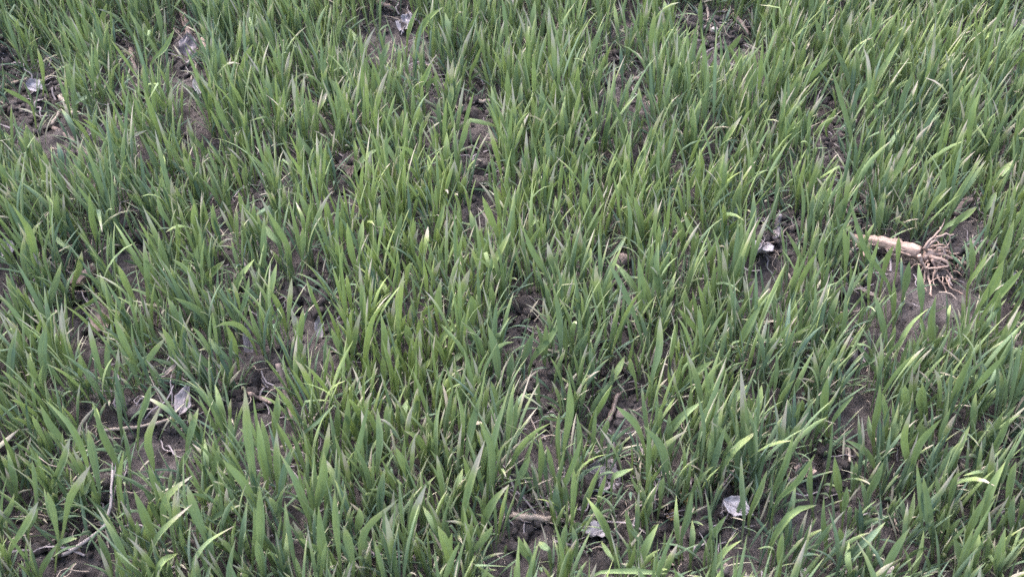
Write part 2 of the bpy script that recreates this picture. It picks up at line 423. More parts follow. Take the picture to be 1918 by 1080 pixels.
# ------------------------------------------------------------------ wheat: the leaves one can pick out, read off the photograph
# per tile (column, row) of 480x360 photo pixels, coordinates in thirds of a pixel:
# foot x y, tip x y, width, tint (0 blue green .. 1 yellow green), dryness of the tip, optional point the leaf bends through
LEAVES = {
(0, 0): """170 190 30 60 25 .4 0;245 470 210 270 30 .7 .4;432 565 375 345 46 .75 .2;462 190 463 0 30 .6 .4;515 340 425 150 34 .5 .1;645 270 632 105 26 .3 .1
820 255 722 60 44 .75 0;905 180 868 0 46 .5 0;180 600 15 495 36 .75 0;400 610 560 515 30 .45 .1 450 560;545 1050 590 860 42 .75 .5;600 900 825 732 50 .75 .7 690 790
165 905 135 730 44 .4 .2;245 1050 245 840 44 .3 .3;695 590 692 390 20 .95 .1;962 660 968 480 30 .5 .8;850 360 980 165 38 .6 .1;1335 320 1350 110 36 .6 .5
900 770 805 500 46 .7 .2;720 740 765 630 34 .6 .9;880 960 775 740 46 .35 .2;700 890 748 785 36 .5 .5;1170 870 1075 755 40 .5 .2;1310 780 1200 540 44 .6 .1
1350 430 1420 250 34 .7 .1;570 200 600 20 40 .7 .1;350 960 320 800 40 .2 .1;1100 1050 1030 870 44 .4 .2;905 1000 920 870 36 .8 0;1230 520 1235 400 30 .35 .2
420 760 345 610 40 .3 .2;1300 1010 1190 910 40 .3 .1;330 1050 240 850 40 .3 .2;1330 950 1300 860 40 .5 .1;60 800 10 740 40 .6 .1;210 820 140 690 40 .75 .1""",
(1, 0): """610 420 578 120 40 .6 .5;625 620 590 340 44 .85 0;590 440 562 340 30 .4 .6;655 540 700 390 30 .3 .3;890 545 990 345 44 .8 .1;960 480 1020 420 34 .5 .1
700 370 750 230 40 .45 .3;800 420 800 240 36 .7 .4;850 210 910 40 40 .7 .1;900 230 1050 40 46 .8 .2 960 110;540 250 525 160 30 .6 0;455 700 450 560 36 .4 .1
480 560 405 430 40 .4 .1;500 680 510 520 40 .5 .4;90 580 100 430 34 .5 0;150 620 135 510 34 .35 .5;205 640 235 480 26 .7 .4;245 570 270 430 32 .6 .6
345 640 400 510 30 .7 .6;1035 710 1030 550 44 .3 .4;1080 620 1095 440 36 .6 .4;1200 430 1270 250 44 .75 .2;1290 330 1270 140 40 .45 .4;1080 260 1060 70 40 .5 .1
1410 640 1410 390 40 .7 .1;700 780 670 570 40 .85 .3;750 760 700 610 46 .4 .3;790 780 825 615 40 .7 .2;870 760 920 590 46 .65 .2;920 720 925 600 34 .45 .4
550 980 710 820 48 .55 .1 600 890;800 970 690 755 42 .4 .1;910 980 780 825 40 .8 .1 870 850;980 1000 965 870 34 .75 .1;1060 930 1070 740 50 .8 0;1130 880 1190 670 44 .65 .3
420 960 345 830 40 .5 .1;560 900 550 780 40 .75 0;330 900 230 750 40 .4 .1;410 830 470 660 40 .7 .2;1100 1060 1110 900 44 .4 .1;15 440 20 320 26 .4 .4
620 1060 725 935 36 .45 .1;860 1060 760 870 40 .45 .1;310 90 205 30 34 .6 0;150 240 150 110 36 .45 .1;260 350 215 230 36 .25 .1;600 260 520 160 40 .5 .1""",
(2, 0): """780 330 800 60 44 .65 .3;830 350 850 205 40 .55 .7;985 370 915 165 48 .65 0;375 640 370 360 46 .75 .1;410 530 490 380 44 .6 .6;330 680 310 480 40 .6 .1
185 460 125 270 34 .5 .1;210 470 215 300 40 .7 .2;640 620 635 470 36 .4 .2;700 650 710 490 44 .6 .2;930 470 920 350 30 .7 0;1030 380 1085 200 46 .65 .2
1200 310 1290 190 44 .6 .1;1250 400 1310 320 44 .55 .3;850 890 915 720 50 .5 .5;830 780 860 670 40 .55 .7;870 720 910 620 34 .55 .7;600 870 560 740 46 .4 .1
640 850 640 660 46 .55 .1;500 980 590 900 46 .6 0;1010 800 1015 600 44 .5 .2;1180 820 1290 650 44 .6 .6;1050 1040 1060 850 44 .7 .1;1140 1040 1185 860 46 .7 .2
1240 1050 1230 870 44 .4 .1;990 1070 1030 960 44 .4 .7;770 950 800 830 44 .6 .7;380 930 430 780 38 .4 .2;200 960 175 650 44 .35 .2;235 960 240 800 40 .4 .4
130 720 110 540 44 .7 .2;50 640 50 460 36 .4 .3;215 690 285 600 28 .3 .8;340 990 350 860 40 .65 .1;120 230 125 0 60 .6 0;70 1060 65 940 36 .6 .5
380 330 355 200 40 .5 .1;1430 640 1425 480 40 .6 .2;1100 520 1095 380 34 .4 .1;590 200 570 20 40 .6 0;880 120 850 0 40 .6 0;1060 150 1060 0 40 .5 0
440 360 520 120 36 .45 .1;300 880 330 700 40 .6 .1;1320 800 1360 640 44 .5 .2""",
(3, 0): """350 320 260 90 48 .35 .1;460 500 350 230 44 .4 .1 420 370;420 290 470 60 60 .6 .6;480 480 490 260 46 .6 .3;590 480 735 235 54 .65 .1;470 800 345 360 44 .45 .1 430 640
760 420 790 270 40 .65 .2;720 260 700 90 44 .7 .1;770 250 770 50 40 .7 .1;190 500 350 325 44 .65 .2 260 410;170 340 235 235 30 .6 .9;175 770 170 570 36 .6 .3
320 720 375 610 36 .75 .1;110 640 180 560 30 .6 .9;730 700 815 400 44 .35 .1;780 680 840 450 36 .7 .7;600 700 600 580 40 .35 .1;1250 580 1180 440 40 .5 .1
1120 830 1190 510 46 .7 .1 1140 640;830 700 990 510 40 .35 .1;610 960 640 700 46 .7 .1;660 860 740 720 46 .3 .1;760 920 940 825 30 .6 .1 840 840;870 330 930 130 50 .65 .1
1190 250 1350 160 34 .8 .1 1260 180;1090 370 1150 270 40 .5 .2;930 830 960 660 36 .3 .1;1100 980 1120 820 44 .4 .1;1250 1060 1380 900 50 .5 .3;210 990 210 860 36 .7 .1
500 1040 545 900 40 .75 .1;650 1060 780 830 44 .7 .1;640 600 535 490 30 .6 0;20 120 10 0 50 .7 0;140 180 100 0 40 .7 .1;1310 700 1300 540 44 .6 .1
1000 300 1010 140 40 .6 .1;960 480 1000 330 44 .6 .1;1060 620 1080 450 46 .65 .2;1180 420 1250 250 44 .6 .1;1400 560 1434 400 50 .6 .1;1200 950 1300 740 46 .65 .1""",
(0, 1): """205 450 60 60 60 .85 0 165 220;150 500 135 240 44 .25 .4;240 600 235 440 40 .25 .4;280 640 345 390 48 .35 .3;410 530 460 330 46 .65 .4;545 280 500 0 46 .75 0
650 680 560 450 44 .45 .2;770 640 665 410 46 .6 .2;800 400 665 250 36 .75 .2;830 560 805 260 54 .6 .4;860 110 710 0 46 .4 .1;1000 350 990 170 44 .8 0
1100 250 1090 60 50 .8 0;1230 260 1195 60 46 .5 .2;1110 560 1265 380 56 .7 .3 1160 480;1320 590 1430 375 50 .7 .1 1345 480;1120 500 1020 380 40 .4 .1
1180 760 975 590 46 .35 .1 1110 660;1210 670 1140 540 46 .5 .1;640 1060 665 870 36 .5 .9;610 1040 610 780 46 .45 .4;450 1060 450 900 36 .8 .2;350 790 395 700 40 .55 .9
415 670 575 560 30 .8 .1;530 600 515 520 24 .9 0;115 640 30 450 50 .65 .1;760 980 640 700 60 .65 .1;810 990 930 815 40 .6 .5;1000 960 910 755 46 .6 .2
1010 900 1035 720 40 .65 .3;1190 1000 1060 860 48 .4 .2;1290 960 1170 810 50 .35 .2;1330 900 1270 740 50 .8 .1;1350 690 1400 470 40 .4 .2;60 1060 95 760 56 .25 .3
160 1060 170 900 50 .6 .1;250 1040 260 740 60 .35 .1;170 880 245 690 30 .85 0;1010 780 940 590 46 .7 .1;1370 170 1340 0 46 .75 0;1430 300 1430 60 46 .7 .1
960 200 880 20 44 .5 .1;1030 260 970 130 46 .6 .1;890 640 820 480 46 .65 .1;340 170 250 0 46 .75 0;420 340 280 220 40 .6 .1;130 900 40 700 50 .5 .1""",
(1, 1): """60 640 115 400 50 .7 0;40 440 45 130 44 .5 .3;190 340 60 100 46 .65 0;300 160 240 0 50 .7 0;360 690 280 480 44 .7 .1;560 440 510 170 50 .6 .1
720 300 690 60 46 .5 .3;590 350 600 150 46 .4 .1;890 220 815 110 40 .7 .1;850 380 910 200 46 .75 .6;940 380 965 190 44 .65 .6;1000 280 1060 60 44 .55 .1
1095 240 1120 60 44 .6 .1;1150 270 1135 80 40 .65 .1;1240 280 1200 100 50 .4 .2;1300 330 1305 190 44 .5 .3;1290 540 1430 220 50 .7 .3 1310 440;1360 260 1270 20 50 .6 .1
1150 470 1155 330 26 .5 .9;1175 430 1185 290 20 .5 .9;800 840 830 440 60 .65 .5;740 600 700 490 60 .95 0;640 690 680 540 36 .85 .1;610 940 740 605 56 .75 .1 650 720
720 950 700 680 60 .55 .2;540 900 590 660 46 .4 .7;230 850 195 650 46 .6 .8;250 840 265 650 40 .7 .3;490 940 420 760 50 .4 .2;430 980 390 850 36 .4 .9
510 900 510 700 44 .65 .4;1110 660 1200 430 50 .45 .7;990 500 1040 380 36 .5 .8;930 700 990 630 44 .6 .1;1030 740 1040 480 60 .6 .4;1210 740 1210 580 80 .7 0
1360 1060 1300 740 60 .3 .1;1420 1060 1440 900 50 .4 .1;1010 920 1135 730 50 .6 .1 1050 810;870 880 840 740 60 .6 0;1060 1010 1185 895 44 .4 .1 1120 930
860 1050 995 920 44 .55 .1;810 1060 785 850 50 .55 .1;720 1060 710 920 46 .6 .1;450 1050 520 970 36 .65 .1;1110 1080 1105 990 40 .6 0;270 990 220 890 44 .65 .2
1330 680 1320 520 44 .5 .1;130 300 40 170 46 .5 .1;260 360 260 200 40 .5 .1;480 260 460 100 44 .5 .1;410 200 380 20 44 .7 .1;660 420 640 270 40 .35 .1
780 300 820 110 40 .35 .1;960 840 1010 780 44 .6 .1;600 700 590 500 50 .4 .2;690 560 600 390 44 .35 .1""",
(2, 1): """720 700 705 360 60 .6 0;780 640 710 430 60 .55 .2;820 570 820 280 56 .6 0;735 260 680 20 46 .65 .1;810 230 780 60 44 .75 .2;960 350 920 120 50 .6 0
890 230 910 80 46 .6 0;1060 310 960 110 46 .5 .1;1090 470 1060 320 50 .55 .1;1140 260 1160 110 40 .5 .1;1195 230 1185 60 40 .8 .2;1160 480 1205 260 50 .5 .5
1120 430 1090 240 50 .6 .1;1090 740 1040 510 50 .75 0;1345 260 1355 0 50 .5 .2;1160 760 1100 640 44 .55 .1;1230 730 1225 560 50 .6 .2;1040 800 930 650 40 .6 .1
780 1060 830 700 60 .35 .4;880 1000 915 740 50 .6 .1;960 1080 1130 945 50 .5 .1 1060 990;1170 1000 1230 870 46 .45 .1;1210 890 1340 855 30 .6 .1 1260 835
1280 850 1400 630 56 .6 .1;240 480 195 280 46 .35 .6;200 480 50 180 46 .55 .1;180 280 170 190 30 .5 .8;355 380 365 180 40 .6 .7;300 640 350 450 46 .75 .2
490 640 465 400 46 .65 .7;720 800 525 365 40 .35 .1;60 960 120 780 60 .35 .1;110 940 290 690 50 .6 0;340 940 425 780 50 .35 .1;455 1060 440 820 40 .5 .2
690 1050 660 930 40 .6 .1;545 1080 630 920 46 .55 .1;530 380 640 245 34 .3 .1;730 660 900 655 34 .4 .1;500 350 495 150 30 .6 .1;650 320 640 0 30 .5 0
700 560 570 390 44 .5 .1;860 640 920 440 50 .5 .2;960 720 970 540 46 .6 .2;1000 460 1020 350 44 .5 .2;440 700 400 480 46 .6 .1;270 880 230 520 50 .4 .2
410 440 440 310 50 .85 .1;1360 700 1430 560 50 .55 .1;270 200 240 20 44 .6 .1;420 160 400 0 50 .7 .1;300 900 300 700 40 .6 .1;380 700 330 600 50 .3 .1""",
(3, 1): """670 510 450 30 54 .55 0 545 330;700 700 700 490 40 .6 .1;620 180 650 0 50 .7 0;205 450 95 215 46 .6 .1;300 460 310 230 46 .6 .1;130 770 150 600 46 .75 0
310 300 465 180 46 .6 .1;660 850 590 560 46 .4 .1;860 640 840 400 50 .55 0;760 560 790 390 54 .5 0;920 860 940 580 60 .6 .1;720 890 900 650 60 .55 .1 800 740
410 820 430 560 44 .45 .1;340 760 400 550 46 .45 .4;980 210 1170 85 50 .55 .1;1140 440 1130 250 44 .7 0;1300 420 1380 150 60 .65 .1;1200 700 1430 430 50 .75 .1
1280 760 1300 560 50 .55 .1;1260 1000 1340 740 56 .55 .2;860 1000 960 850 46 .5 .1;360 970 360 820 44 .6 .1;330 1000 285 880 40 .55 .1;600 1010 480 840 44 .35 .1
500 1000 650 880 36 .5 .2;1050 1080 1260 1045 40 .6 .1 1140 1035;745 1070 765 920 40 .5 .1;20 100 60 0 40 .6 0;280 80 320 0 44 .6 0;1215 120 1280 0 50 .7 0
1010 720 1020 630 24 .8 .1;600 130 640 0 46 .6 0;820 130 850 0 44 .6 .1;560 560 620 260 40 .6 0;1180 640 1320 380 60 .75 .1;1240 900 1420 660 56 .6 .1
1120 520 1240 330 50 .7 .1;1400 1060 1434 860 56 .6 .1;30 700 40 560 44 .5 .1;430 440 420 200 44 .6 .1;230 640 270 420 46 .55 .1;640 480 700 300 40 .75 .1
720 420 730 250 36 .6 .1;860 860 1000 800 46 .55 .1;1000 900 1150 720 50 .6 .1""",
(0, 2): """360 330 225 110 50 .7 .1;490 450 250 80 56 .65 .1 400 240;285 590 395 295 56 .6 .6;325 860 265 600 50 .6 .1;205 670 180 420 46 .45 .1;560 600 495 250 60 .3 .2
660 460 520 90 60 .55 .2;680 240 640 0 56 .45 0;780 220 850 0 56 .65 .1;860 450 905 110 60 .65 .7 830 300;670 660 695 370 44 .65 .2;730 460 690 230 44 .5 .1
360 800 510 450 56 .65 .6 400 620;60 930 215 655 50 .65 .6;5 790 80 610 50 .4 .3;320 930 435 860 36 .7 .1 350 880;730 1060 540 680 70 .5 .4;920 660 830 440 56 .65 .1
870 880 750 590 66 .55 .1;920 850 1080 510 50 .65 .4 930 640;830 980 1080 670 50 .6 .6 900 830;1170 900 1050 560 66 .5 .3;1050 370 1115 130 50 .5 .2;1155 540 1150 300 46 .65 .1
1190 540 1230 340 44 .55 .1;1260 220 1210 0 56 .65 0;1290 400 1285 170 44 .4 .2;1430 560 1375 10 60 .55 .5;1430 660 1250 420 56 .65 .1;1300 440 1300 300 36 .8 .1
1195 740 1220 610 40 .65 .1;1160 790 1350 675 40 .5 .3 1260 710;1080 1020 1320 790 50 .5 .4 1160 890;800 1080 650 935 56 .5 .1;880 1080 1000 945 50 .65 .1 910 990
1200 1070 1180 780 50 .5 .1;1420 1000 1425 680 40 .4 .1;1010 480 1080 350 44 .65 .1;180 290 165 170 30 .8 0;260 340 180 170 40 .7 .1;90 580 40 360 50 .6 .1
430 650 515 530 50 .45 .2;160 820 215 690 40 .5 .1;560 220 520 100 40 .75 .1;1350 1000 1390 650 56 .3 .1;230 1060 330 880 46 .5 .1;620 1000 545 830 46 .4 .2""",
(1, 2): """100 250 120 40 56 .65 .1;120 560 115 250 56 .6 .5;490 340 515 50 60 .5 .2;530 270 650 40 46 .45 .4;600 390 590 140 50 .55 .5;680 480 680 130 56 .5 .2
740 330 740 100 56 .5 .3;300 760 130 380 56 .55 .1 220 540;360 480 410 210 46 .4 .6;320 480 270 280 46 .7 .2;340 690 380 370 70 .65 .2;390 700 425 490 50 .75 .1
650 650 550 330 50 .3 .1;690 740 720 470 56 .2 .2;860 540 785 350 60 .55 .1;960 410 835 260 50 .65 .2 910 300;1010 410 1045 50 50 .6 .1;1070 320 1080 100 50 .5 .1
1180 400 1260 50 56 .5 .1;1160 340 1120 0 50 .55 .1;840 660 1010 510 50 .5 .2;830 850 800 520 44 .6 .1;860 900 955 560 56 .55 .6 890 720;1060 690 1015 390 66 .55 .4
1160 750 1285 310 50 .55 .7 1200 560;1100 660 1160 470 50 .5 .1;1325 600 1250 200 56 .6 .1 1320 360;1270 800 1420 560 60 .7 .4 1330 660;1100 1060 1020 790 70 .65 .2
1200 960 1330 790 50 .6 .1;470 990 440 590 46 .6 .2;530 780 440 530 50 .55 .1;545 1040 490 790 60 .6 .3;590 1000 800 640 66 .5 .5 610 820;570 820 580 690 60 .6 0
680 960 770 720 50 .55 .5;400 1060 350 680 76 .55 .1;150 900 160 650 36 .65 .1;20 960 20 570 60 .6 .1;40 1080 0 870 60 .6 0;470 1080 400 950 60 .55 .1
1040 900 935 680 46 .5 .1;60 560 10 200 60 .7 .1;240 300 440 110 44 .4 .1;540 500 640 60 44 .4 .1;820 240 850 80 46 .5 .1;1220 360 1200 180 50 .4 .1
1300 560 1420 20 44 .5 .2;460 300 460 100 44 .5 .1;180 1020 170 830 46 .55 .1;420 960 240 860 40 .6 .1;1060 1000 1100 830 50 .6 .1""",
(2, 2): """290 350 320 -20 60 .45 0;265 440 262 150 44 .65 .1;155 530 155 290 46 .6 .1;240 540 190 340 44 .5 .1;280 600 390 290 40 .6 .1;260 720 250 540 60 .3 .1
335 760 345 470 46 .65 .1;360 980 335 790 46 .4 .1;550 870 415 630 60 .65 .1 490 740;480 680 525 500 50 .55 .1;560 530 680 470 50 .5 .1;740 350 580 120 56 .65 .1 690 220
870 490 735 230 60 .5 .1 830 340;860 300 1070 90 60 .65 0 950 180;760 690 660 500 40 .55 .1;770 640 775 500 40 .7 .2;670 880 635 700 50 .45 .1;710 1030 820 780 60 .55 .1
930 880 920 620 44 .55 .1;950 860 1010 600 46 .45 .1;1120 510 1200 220 50 .5 .1;1180 500 1380 255 56 .7 .3 1240 370;1300 760 1285 400 56 .45 .4;1330 740 1430 480 50 .6 .1 1390 600
1210 150 1320 0 50 .6 0;1330 230 1330 50 40 .6 .1;1370 200 1400 0 46 .6 .1;1110 1060 1290 870 56 .5 .2 1190 940;1080 960 1200 735 44 .6 .1;440 1075 870 1060 40 .55 0 640 1045
575 1000 500 880 44 .55 .1;270 960 300 780 46 .4 .1;530 420 570 270 30 .5 0;440 220 560 0 56 .6 .1;20 560 100 400 50 .6 .1;60 480 130 270 40 .6 .1
500 330 540 200 46 .45 .1;890 350 880 160 46 .5 .1;1110 480 1110 300 44 .5 .1;1000 960 1010 760 46 .5 .1;1130 420 1160 60 50 .5 .1;100 1000 30 850 50 .55 .1;120 1040 60 860 50 .5 .1
210 940 150 880 50 .45 .1;640 1060 690 880 44 .6 .1;830 660 850 520 46 .6 .1;830 260 835 130 36 .6 0;160 200 320 180 34 .3 0""",
(3, 2): """320 210 330 -40 60 .75 0;350 230 480 60 40 .6 .1;120 250 105 80 46 .3 .1;590 260 625 0 56 .6 .1;585 330 560 170 50 .5 .1;660 300 640 50 46 .5 .1
660 380 755 170 60 .5 .1;790 470 800 140 60 .7 .5 760 300;800 480 970 190 50 .65 0 850 330;770 150 765 0 56 .6 0;860 180 865 0 70 .7 0;840 340 860 220 70 .6 .1
1150 280 1165 40 46 .5 .1;1050 440 1130 230 50 .6 .1;1220 440 1355 180 46 .6 .1;600 480 430 310 46 .45 .1 540 370;400 620 370 400 56 .65 0;550 640 645 430 56 .55 .1
240 660 240 440 44 .45 .2;20 620 140 265 50 .55 .2;30 680 260 390 40 .6 .1;10 900 270 675 50 .65 .2 130 720;60 1060 80 830 50 .6 .1;320 900 310 620 50 .5 .2
440 940 395 800 50 .6 .1;460 970 655 770 50 .35 .1;640 1080 795 800 60 .55 .2 720 910;550 1060 560 900 44 .5 .1;780 780 820 600 60 .55 .1;920 860 870 520 70 .45 .1
950 700 940 510 46 .5 .1;1060 840 940 720 60 .5 .1;1110 1060 1040 850 70 .5 .1;1150 1040 1170 800 60 .6 .1;1200 760 1330 430 60 .65 .1;1340 700 1390 430 60 .6 .1
1370 840 1380 620 50 .35 .1;1250 960 1200 850 50 .6 .1;1280 1080 1330 800 80 .65 .1;1010 680 1060 500 40 .55 .1;480 560 490 430 46 .55 .1;100 780 150 550 44 .4 .1
1100 900 1220 620 60 .6 .1;1220 300 1240 190 40 .65 .1;860 800 830 440 40 .45 .2;460 1080 450 880 46 .55 .1;420 720 440 570 46 .6 .1;960 300 1020 130 44 .5 .1""",
}

# patches where the soil shows between the plants: photo x, y, half width, half height
GAPS = [(1008, 745, 45, 58), (1150, 725, 48, 50), (1158, 850, 50, 34), (985, 930, 30, 44), (1130, 920, 50, 52), (592, 548, 46, 36), (893, 325, 34, 42),
        (1535, 205, 22, 34), (1562, 255, 28, 38), (1150, 508, 36, 36), (1428, 412, 30, 36), (350, 100, 48, 46), (62, 168, 46, 26), (50, 205, 34, 20),
        (262, 440, 30, 26), (1765, 505, 36, 26), (1690, 462, 95, 12), (1592, 660, 18, 34), (1548, 880, 44, 36), (1655, 955, 26, 26), (720, 1040, 32, 26),
        (560, 868, 22, 34), (335, 772, 30, 42), (272, 790, 46, 20), (130, 1005, 60, 44), (1142, 112, 24, 24), (1184, 165, 36, 36), (1292, 42, 36, 26),
        (1360, 60, 34, 24), (738, 22, 40, 24), (1420, 455, 26, 24), (1378, 950, 34, 30), (1112, 998, 40, 28), (1288, 1005, 38, 30), (642, 312, 24, 24),
        (500, 345, 16, 26), (1800, 392, 36, 24), (980, 578, 26, 24), (1900, 690, 18, 36), (565, 205, 36, 26), (815, 155, 26, 30), (450, 560, 20, 20),
        (1900, 45, 18, 30), (14, 462, 20, 24), (1345, 60, 26, 22), (185, 590, 24, 28), (150, 525, 24, 20), (980, 972, 42, 18), (205, 930, 14, 40),
        (535, 720, 14, 46), (30, 120, 24, 26), (1575, 345, 20, 20), (1600, 400, 26, 22), (880, 190, 40, 26), (225, 60, 14, 24), (1590, 510, 24, 26), (500, 320, 14, 20),
        (240, 205, 20, 24), (1165, 590, 28, 20), (1780, 900, 30, 20), (1900, 830, 20, 20), (460, 740, 36, 12), (1480, 420, 20, 26), (1250, 940, 24, 20)]

# things on the soil that show clearly in the photograph (x, y, half width): only low wheat grows just in front of them
CLEAR = [(63, 163, 22), (372, 158, 16), (1422, 466, 26), (1378, 948, 36), (1378, 985, 30), (1113, 996, 30), (1130, 890, 42), (346, 748, 28), (187, 593, 24), (598, 612, 14),
         (465, 642, 14), (15, 466, 20), (160, 523, 24), (1171, 14, 16), (655, 305, 22), (1594, 668, 16), (1255, 966, 16), (322, 692, 14), (1505, 878, 26),
         (760, 44, 24), (352, 92, 30), (30, 156, 40), (98, 140, 26), (220, 803, 30), (290, 792, 34), (120, 1034, 30), (180, 1000, 30), (208, 930, 14),
         (962, 965, 30), (1010, 970, 26), (549, 780, 12), (536, 735, 12), (524, 690, 12), (1148, 766, 18), (1800, 388, 26), (124, 196, 18), (135, 262, 36),
         (250, 118, 12), (348, 48, 14), (905, 190, 28), (486, 745, 22), (1570, 826, 26), (1392, 48, 20), (1458, 428, 14), (1546, 266, 14), (1337, 58, 14),
         (1192, 150, 14), (1162, 490, 24), (1286, 1006, 28), (1427, 405, 34), (980, 578, 28), (905, 320, 28), (1660, 456, 26), (1710, 475, 44), (1770, 500, 44),
         (1740, 540, 24), (575, 555, 30), (1008, 760, 44), (1150, 730, 44)]
# where the crop stands yellower or bluer: x, y, radius, amount
TONES = [(740, 600, 210, .60), (1230, 440, 200, .22), (380, 420, 150, .18), (640, 160, 220, .14), (1700, 560, 200, .16), (1880, 260, 200, .14),
         (940, 700, 110, -.22), (130, 720, 200, -.18), (1450, 760, 180, -.10), (560, 430, 120, -.10), (60, 300, 200, -.12), (800, 960, 250, -.05)]

NR = 9
W_Q = np.array([0, .12, .30, .45, .62, .78, .90, .97, 1.0])
W_V = np.array([.46, .66, .92, 1.0, .90, .62, .32, .13, .03])

def rot_about(v, axis_, ang):
    """rotate vectors v (n,3) about unit axes (n,3) by angles (n,)"""
    c, s = np.cos(ang)[:, None], np.sin(ang)[:, None]
    return v * c + np.cross(axis_, v) * s + axis_ * (np.sum(axis_ * v, -1, keepdims=True)) * (1 - c)

def leaf_verts(C, S0, width, fs, tw0, tw1, keel=.16, belly=1.0):
    """C (n,3) centre line; S0 (n,3) untwisted side vectors; -> verts (n*3,3) left, keel, right and uv"""
    n = len(C)
    seg = np.linalg.norm(np.diff(C, axis=0), axis=1)
    s = np.r_[0, np.cumsum(seg)]; s /= s[-1]
    T = unit(np.gradient(C, axis=0))
    q = np.clip((s - fs) / (1 - fs), 0, 1)
    w = np.where(s < fs, .30 + .16 * (s / max(fs, 1e-6)) ** 2, np.interp(q ** belly, W_Q, W_V)) * width
    S = unit(S0 - T * np.sum(S0 * T, -1, keepdims=True))
    S = rot_about(S, T, tw0 + tw1 * q)
    Nn = np.cross(S, T)
    L = C - S * (w / 2)[:, None]; R = C + S * (w / 2)[:, None]
    M = C - Nn * (w * keel * (1 + 1.2 * (1 - q)))[:, None]
    V = np.stack([L, M, R], 1).reshape(-1, 3)
    uv = np.stack([np.tile([0, .5, 1.0], n), np.repeat(s, 3)], -1)
    return V, uv

LEAF_Q = np.array([(i * 3 + j, i * 3 + j + 1, (i + 1) * 3 + j + 1, (i + 1) * 3 + j) for i in range(NR - 1) for j in (0, 1)])

class Plant:
    def __init__(self, root):
        self.root = np.array(root, float); self.leaves = []; self.score = 0.0; self.hand = False
    def add(self, C, S0, width, fs, tw0, tw1, tint, dry, rnd):
        V, uv = leaf_verts(C, S0, width, fs, tw0, tw1, random.uniform(.06, .30), random.uniform(.75, 1.5))
        self.leaves.append((V, uv, (tint, dry, rnd, 1.0)))
        pb, pt = to_px(C[2]), to_px(C[-1])
        inside = (min(pb[0], pt[0]) < 1918 and max(pb[0], pt[0]) > 0 and min(pb[1], pt[1]) < 1080 and max(pb[1], pt[1]) > 0)
        if inside:
            self.score += np.linalg.norm(pt - pb) * width / mm_px(*np.clip(pb, -300, 1500))

PLANTS = []

def nudge(lo, hi): return random.uniform(lo, hi)

def in_front(px, py):
    reach = .105 / mm_px(px, py)
    return any(abs(px - x) < w + 6 and -6 < py - y < reach for x, y, w in CLEAR)

def tone_at(px, py):
    return sum(a * math.exp(-((px - x) ** 2 + (py - y) ** 2) / (r * r)) for x, y, r, a in TONES)

# --- the picked-out leaves
hand = []
for (tc, tr), rows in LEAVES.items():
    for row in rows.replace('\n', ';').split(';'):
        q = [float(t) for t in row.split()]
        if len(q) < 7: continue
        f = lambda x, y: (tc * 480 + x / 3, tr * 360 + y / 3)
        b, t, w, tint, dry = f(q[0], q[1]), f(q[2], q[3]), q[4] / 3, q[5], q[6]
        m = f(q[7], q[8]) if len(q) > 8 else None
        hand.append((b, t, m, w, tint, dry))

for b, t, m, w, tint, dry in hand:
    ln = math.hypot(t[0] - b[0], t[1] - b[1])
    ext = .20 * ln + nudge(16, 38)
    rp = (b[0] + nudge(-6, 6) - .10 * (t[0] - b[0]), b[1] + ext)
    g = on_level(*rp)
    g[2] = sz(g[0], g[1])
    g = on_level(rp[0], rp[1], g[2]); g[2] = sz(g[0], g[1]) - .003
    dep = nudge(-.012, .022)
    B = on_depth(b[0], b[1], g[1] + dep * .3)
    bend = nudge(-.06, .06) * ln
    mp = m or ((b[0] + t[0]) / 2 - (t[1] - b[1]) / ln * bend, (b[1] + t[1]) / 2 + (t[0] - b[0]) / ln * bend)
    Mm = on_depth(mp[0], mp[1], g[1] + dep * .8)
    Tt = on_depth(t[0], t[1], g[1] + dep * 2.0)
    D = spline([g, B, Mm, Tt], 60)
    s = np.r_[0, np.cumsum(np.linalg.norm(np.diff(D, axis=0), axis=1))]
    fs = np.linalg.norm(B - g) / s[-1]
    s /= s[-1]
    ss = np.r_[0, fs * .6, np.linspace(fs, 1, NR - 2)]
    C = np.stack([np.interp(ss, s, D[:, k]) for k in range(3)], -1)
    T = unit(np.gradient(C, axis=0))
    face = unit(EYE - C)
    S0 = np.cross(T, face)
    wm = w * .80 * mm_px(*rp)
    tw0 = math.radians(nudge(-42, 42)); tw1 = math.radians(nudge(-45, 45))
    home = None
    for p in PLANTS:
        if np.hypot(*(p.root[:2] - g[:2])) < .026: home = p; break
    if home is None:
        home = Plant(g); home.hand = True; PLANTS.append(home)
    home.add(C, S0, wm, fs, tw0, tw1, min(1, max(0, .5 + (tint - .5) * 1.35 + tone_at(*b) * .5 + nudge(-.14, .14))), dry, random.random())

N_HAND = len(PLANTS)

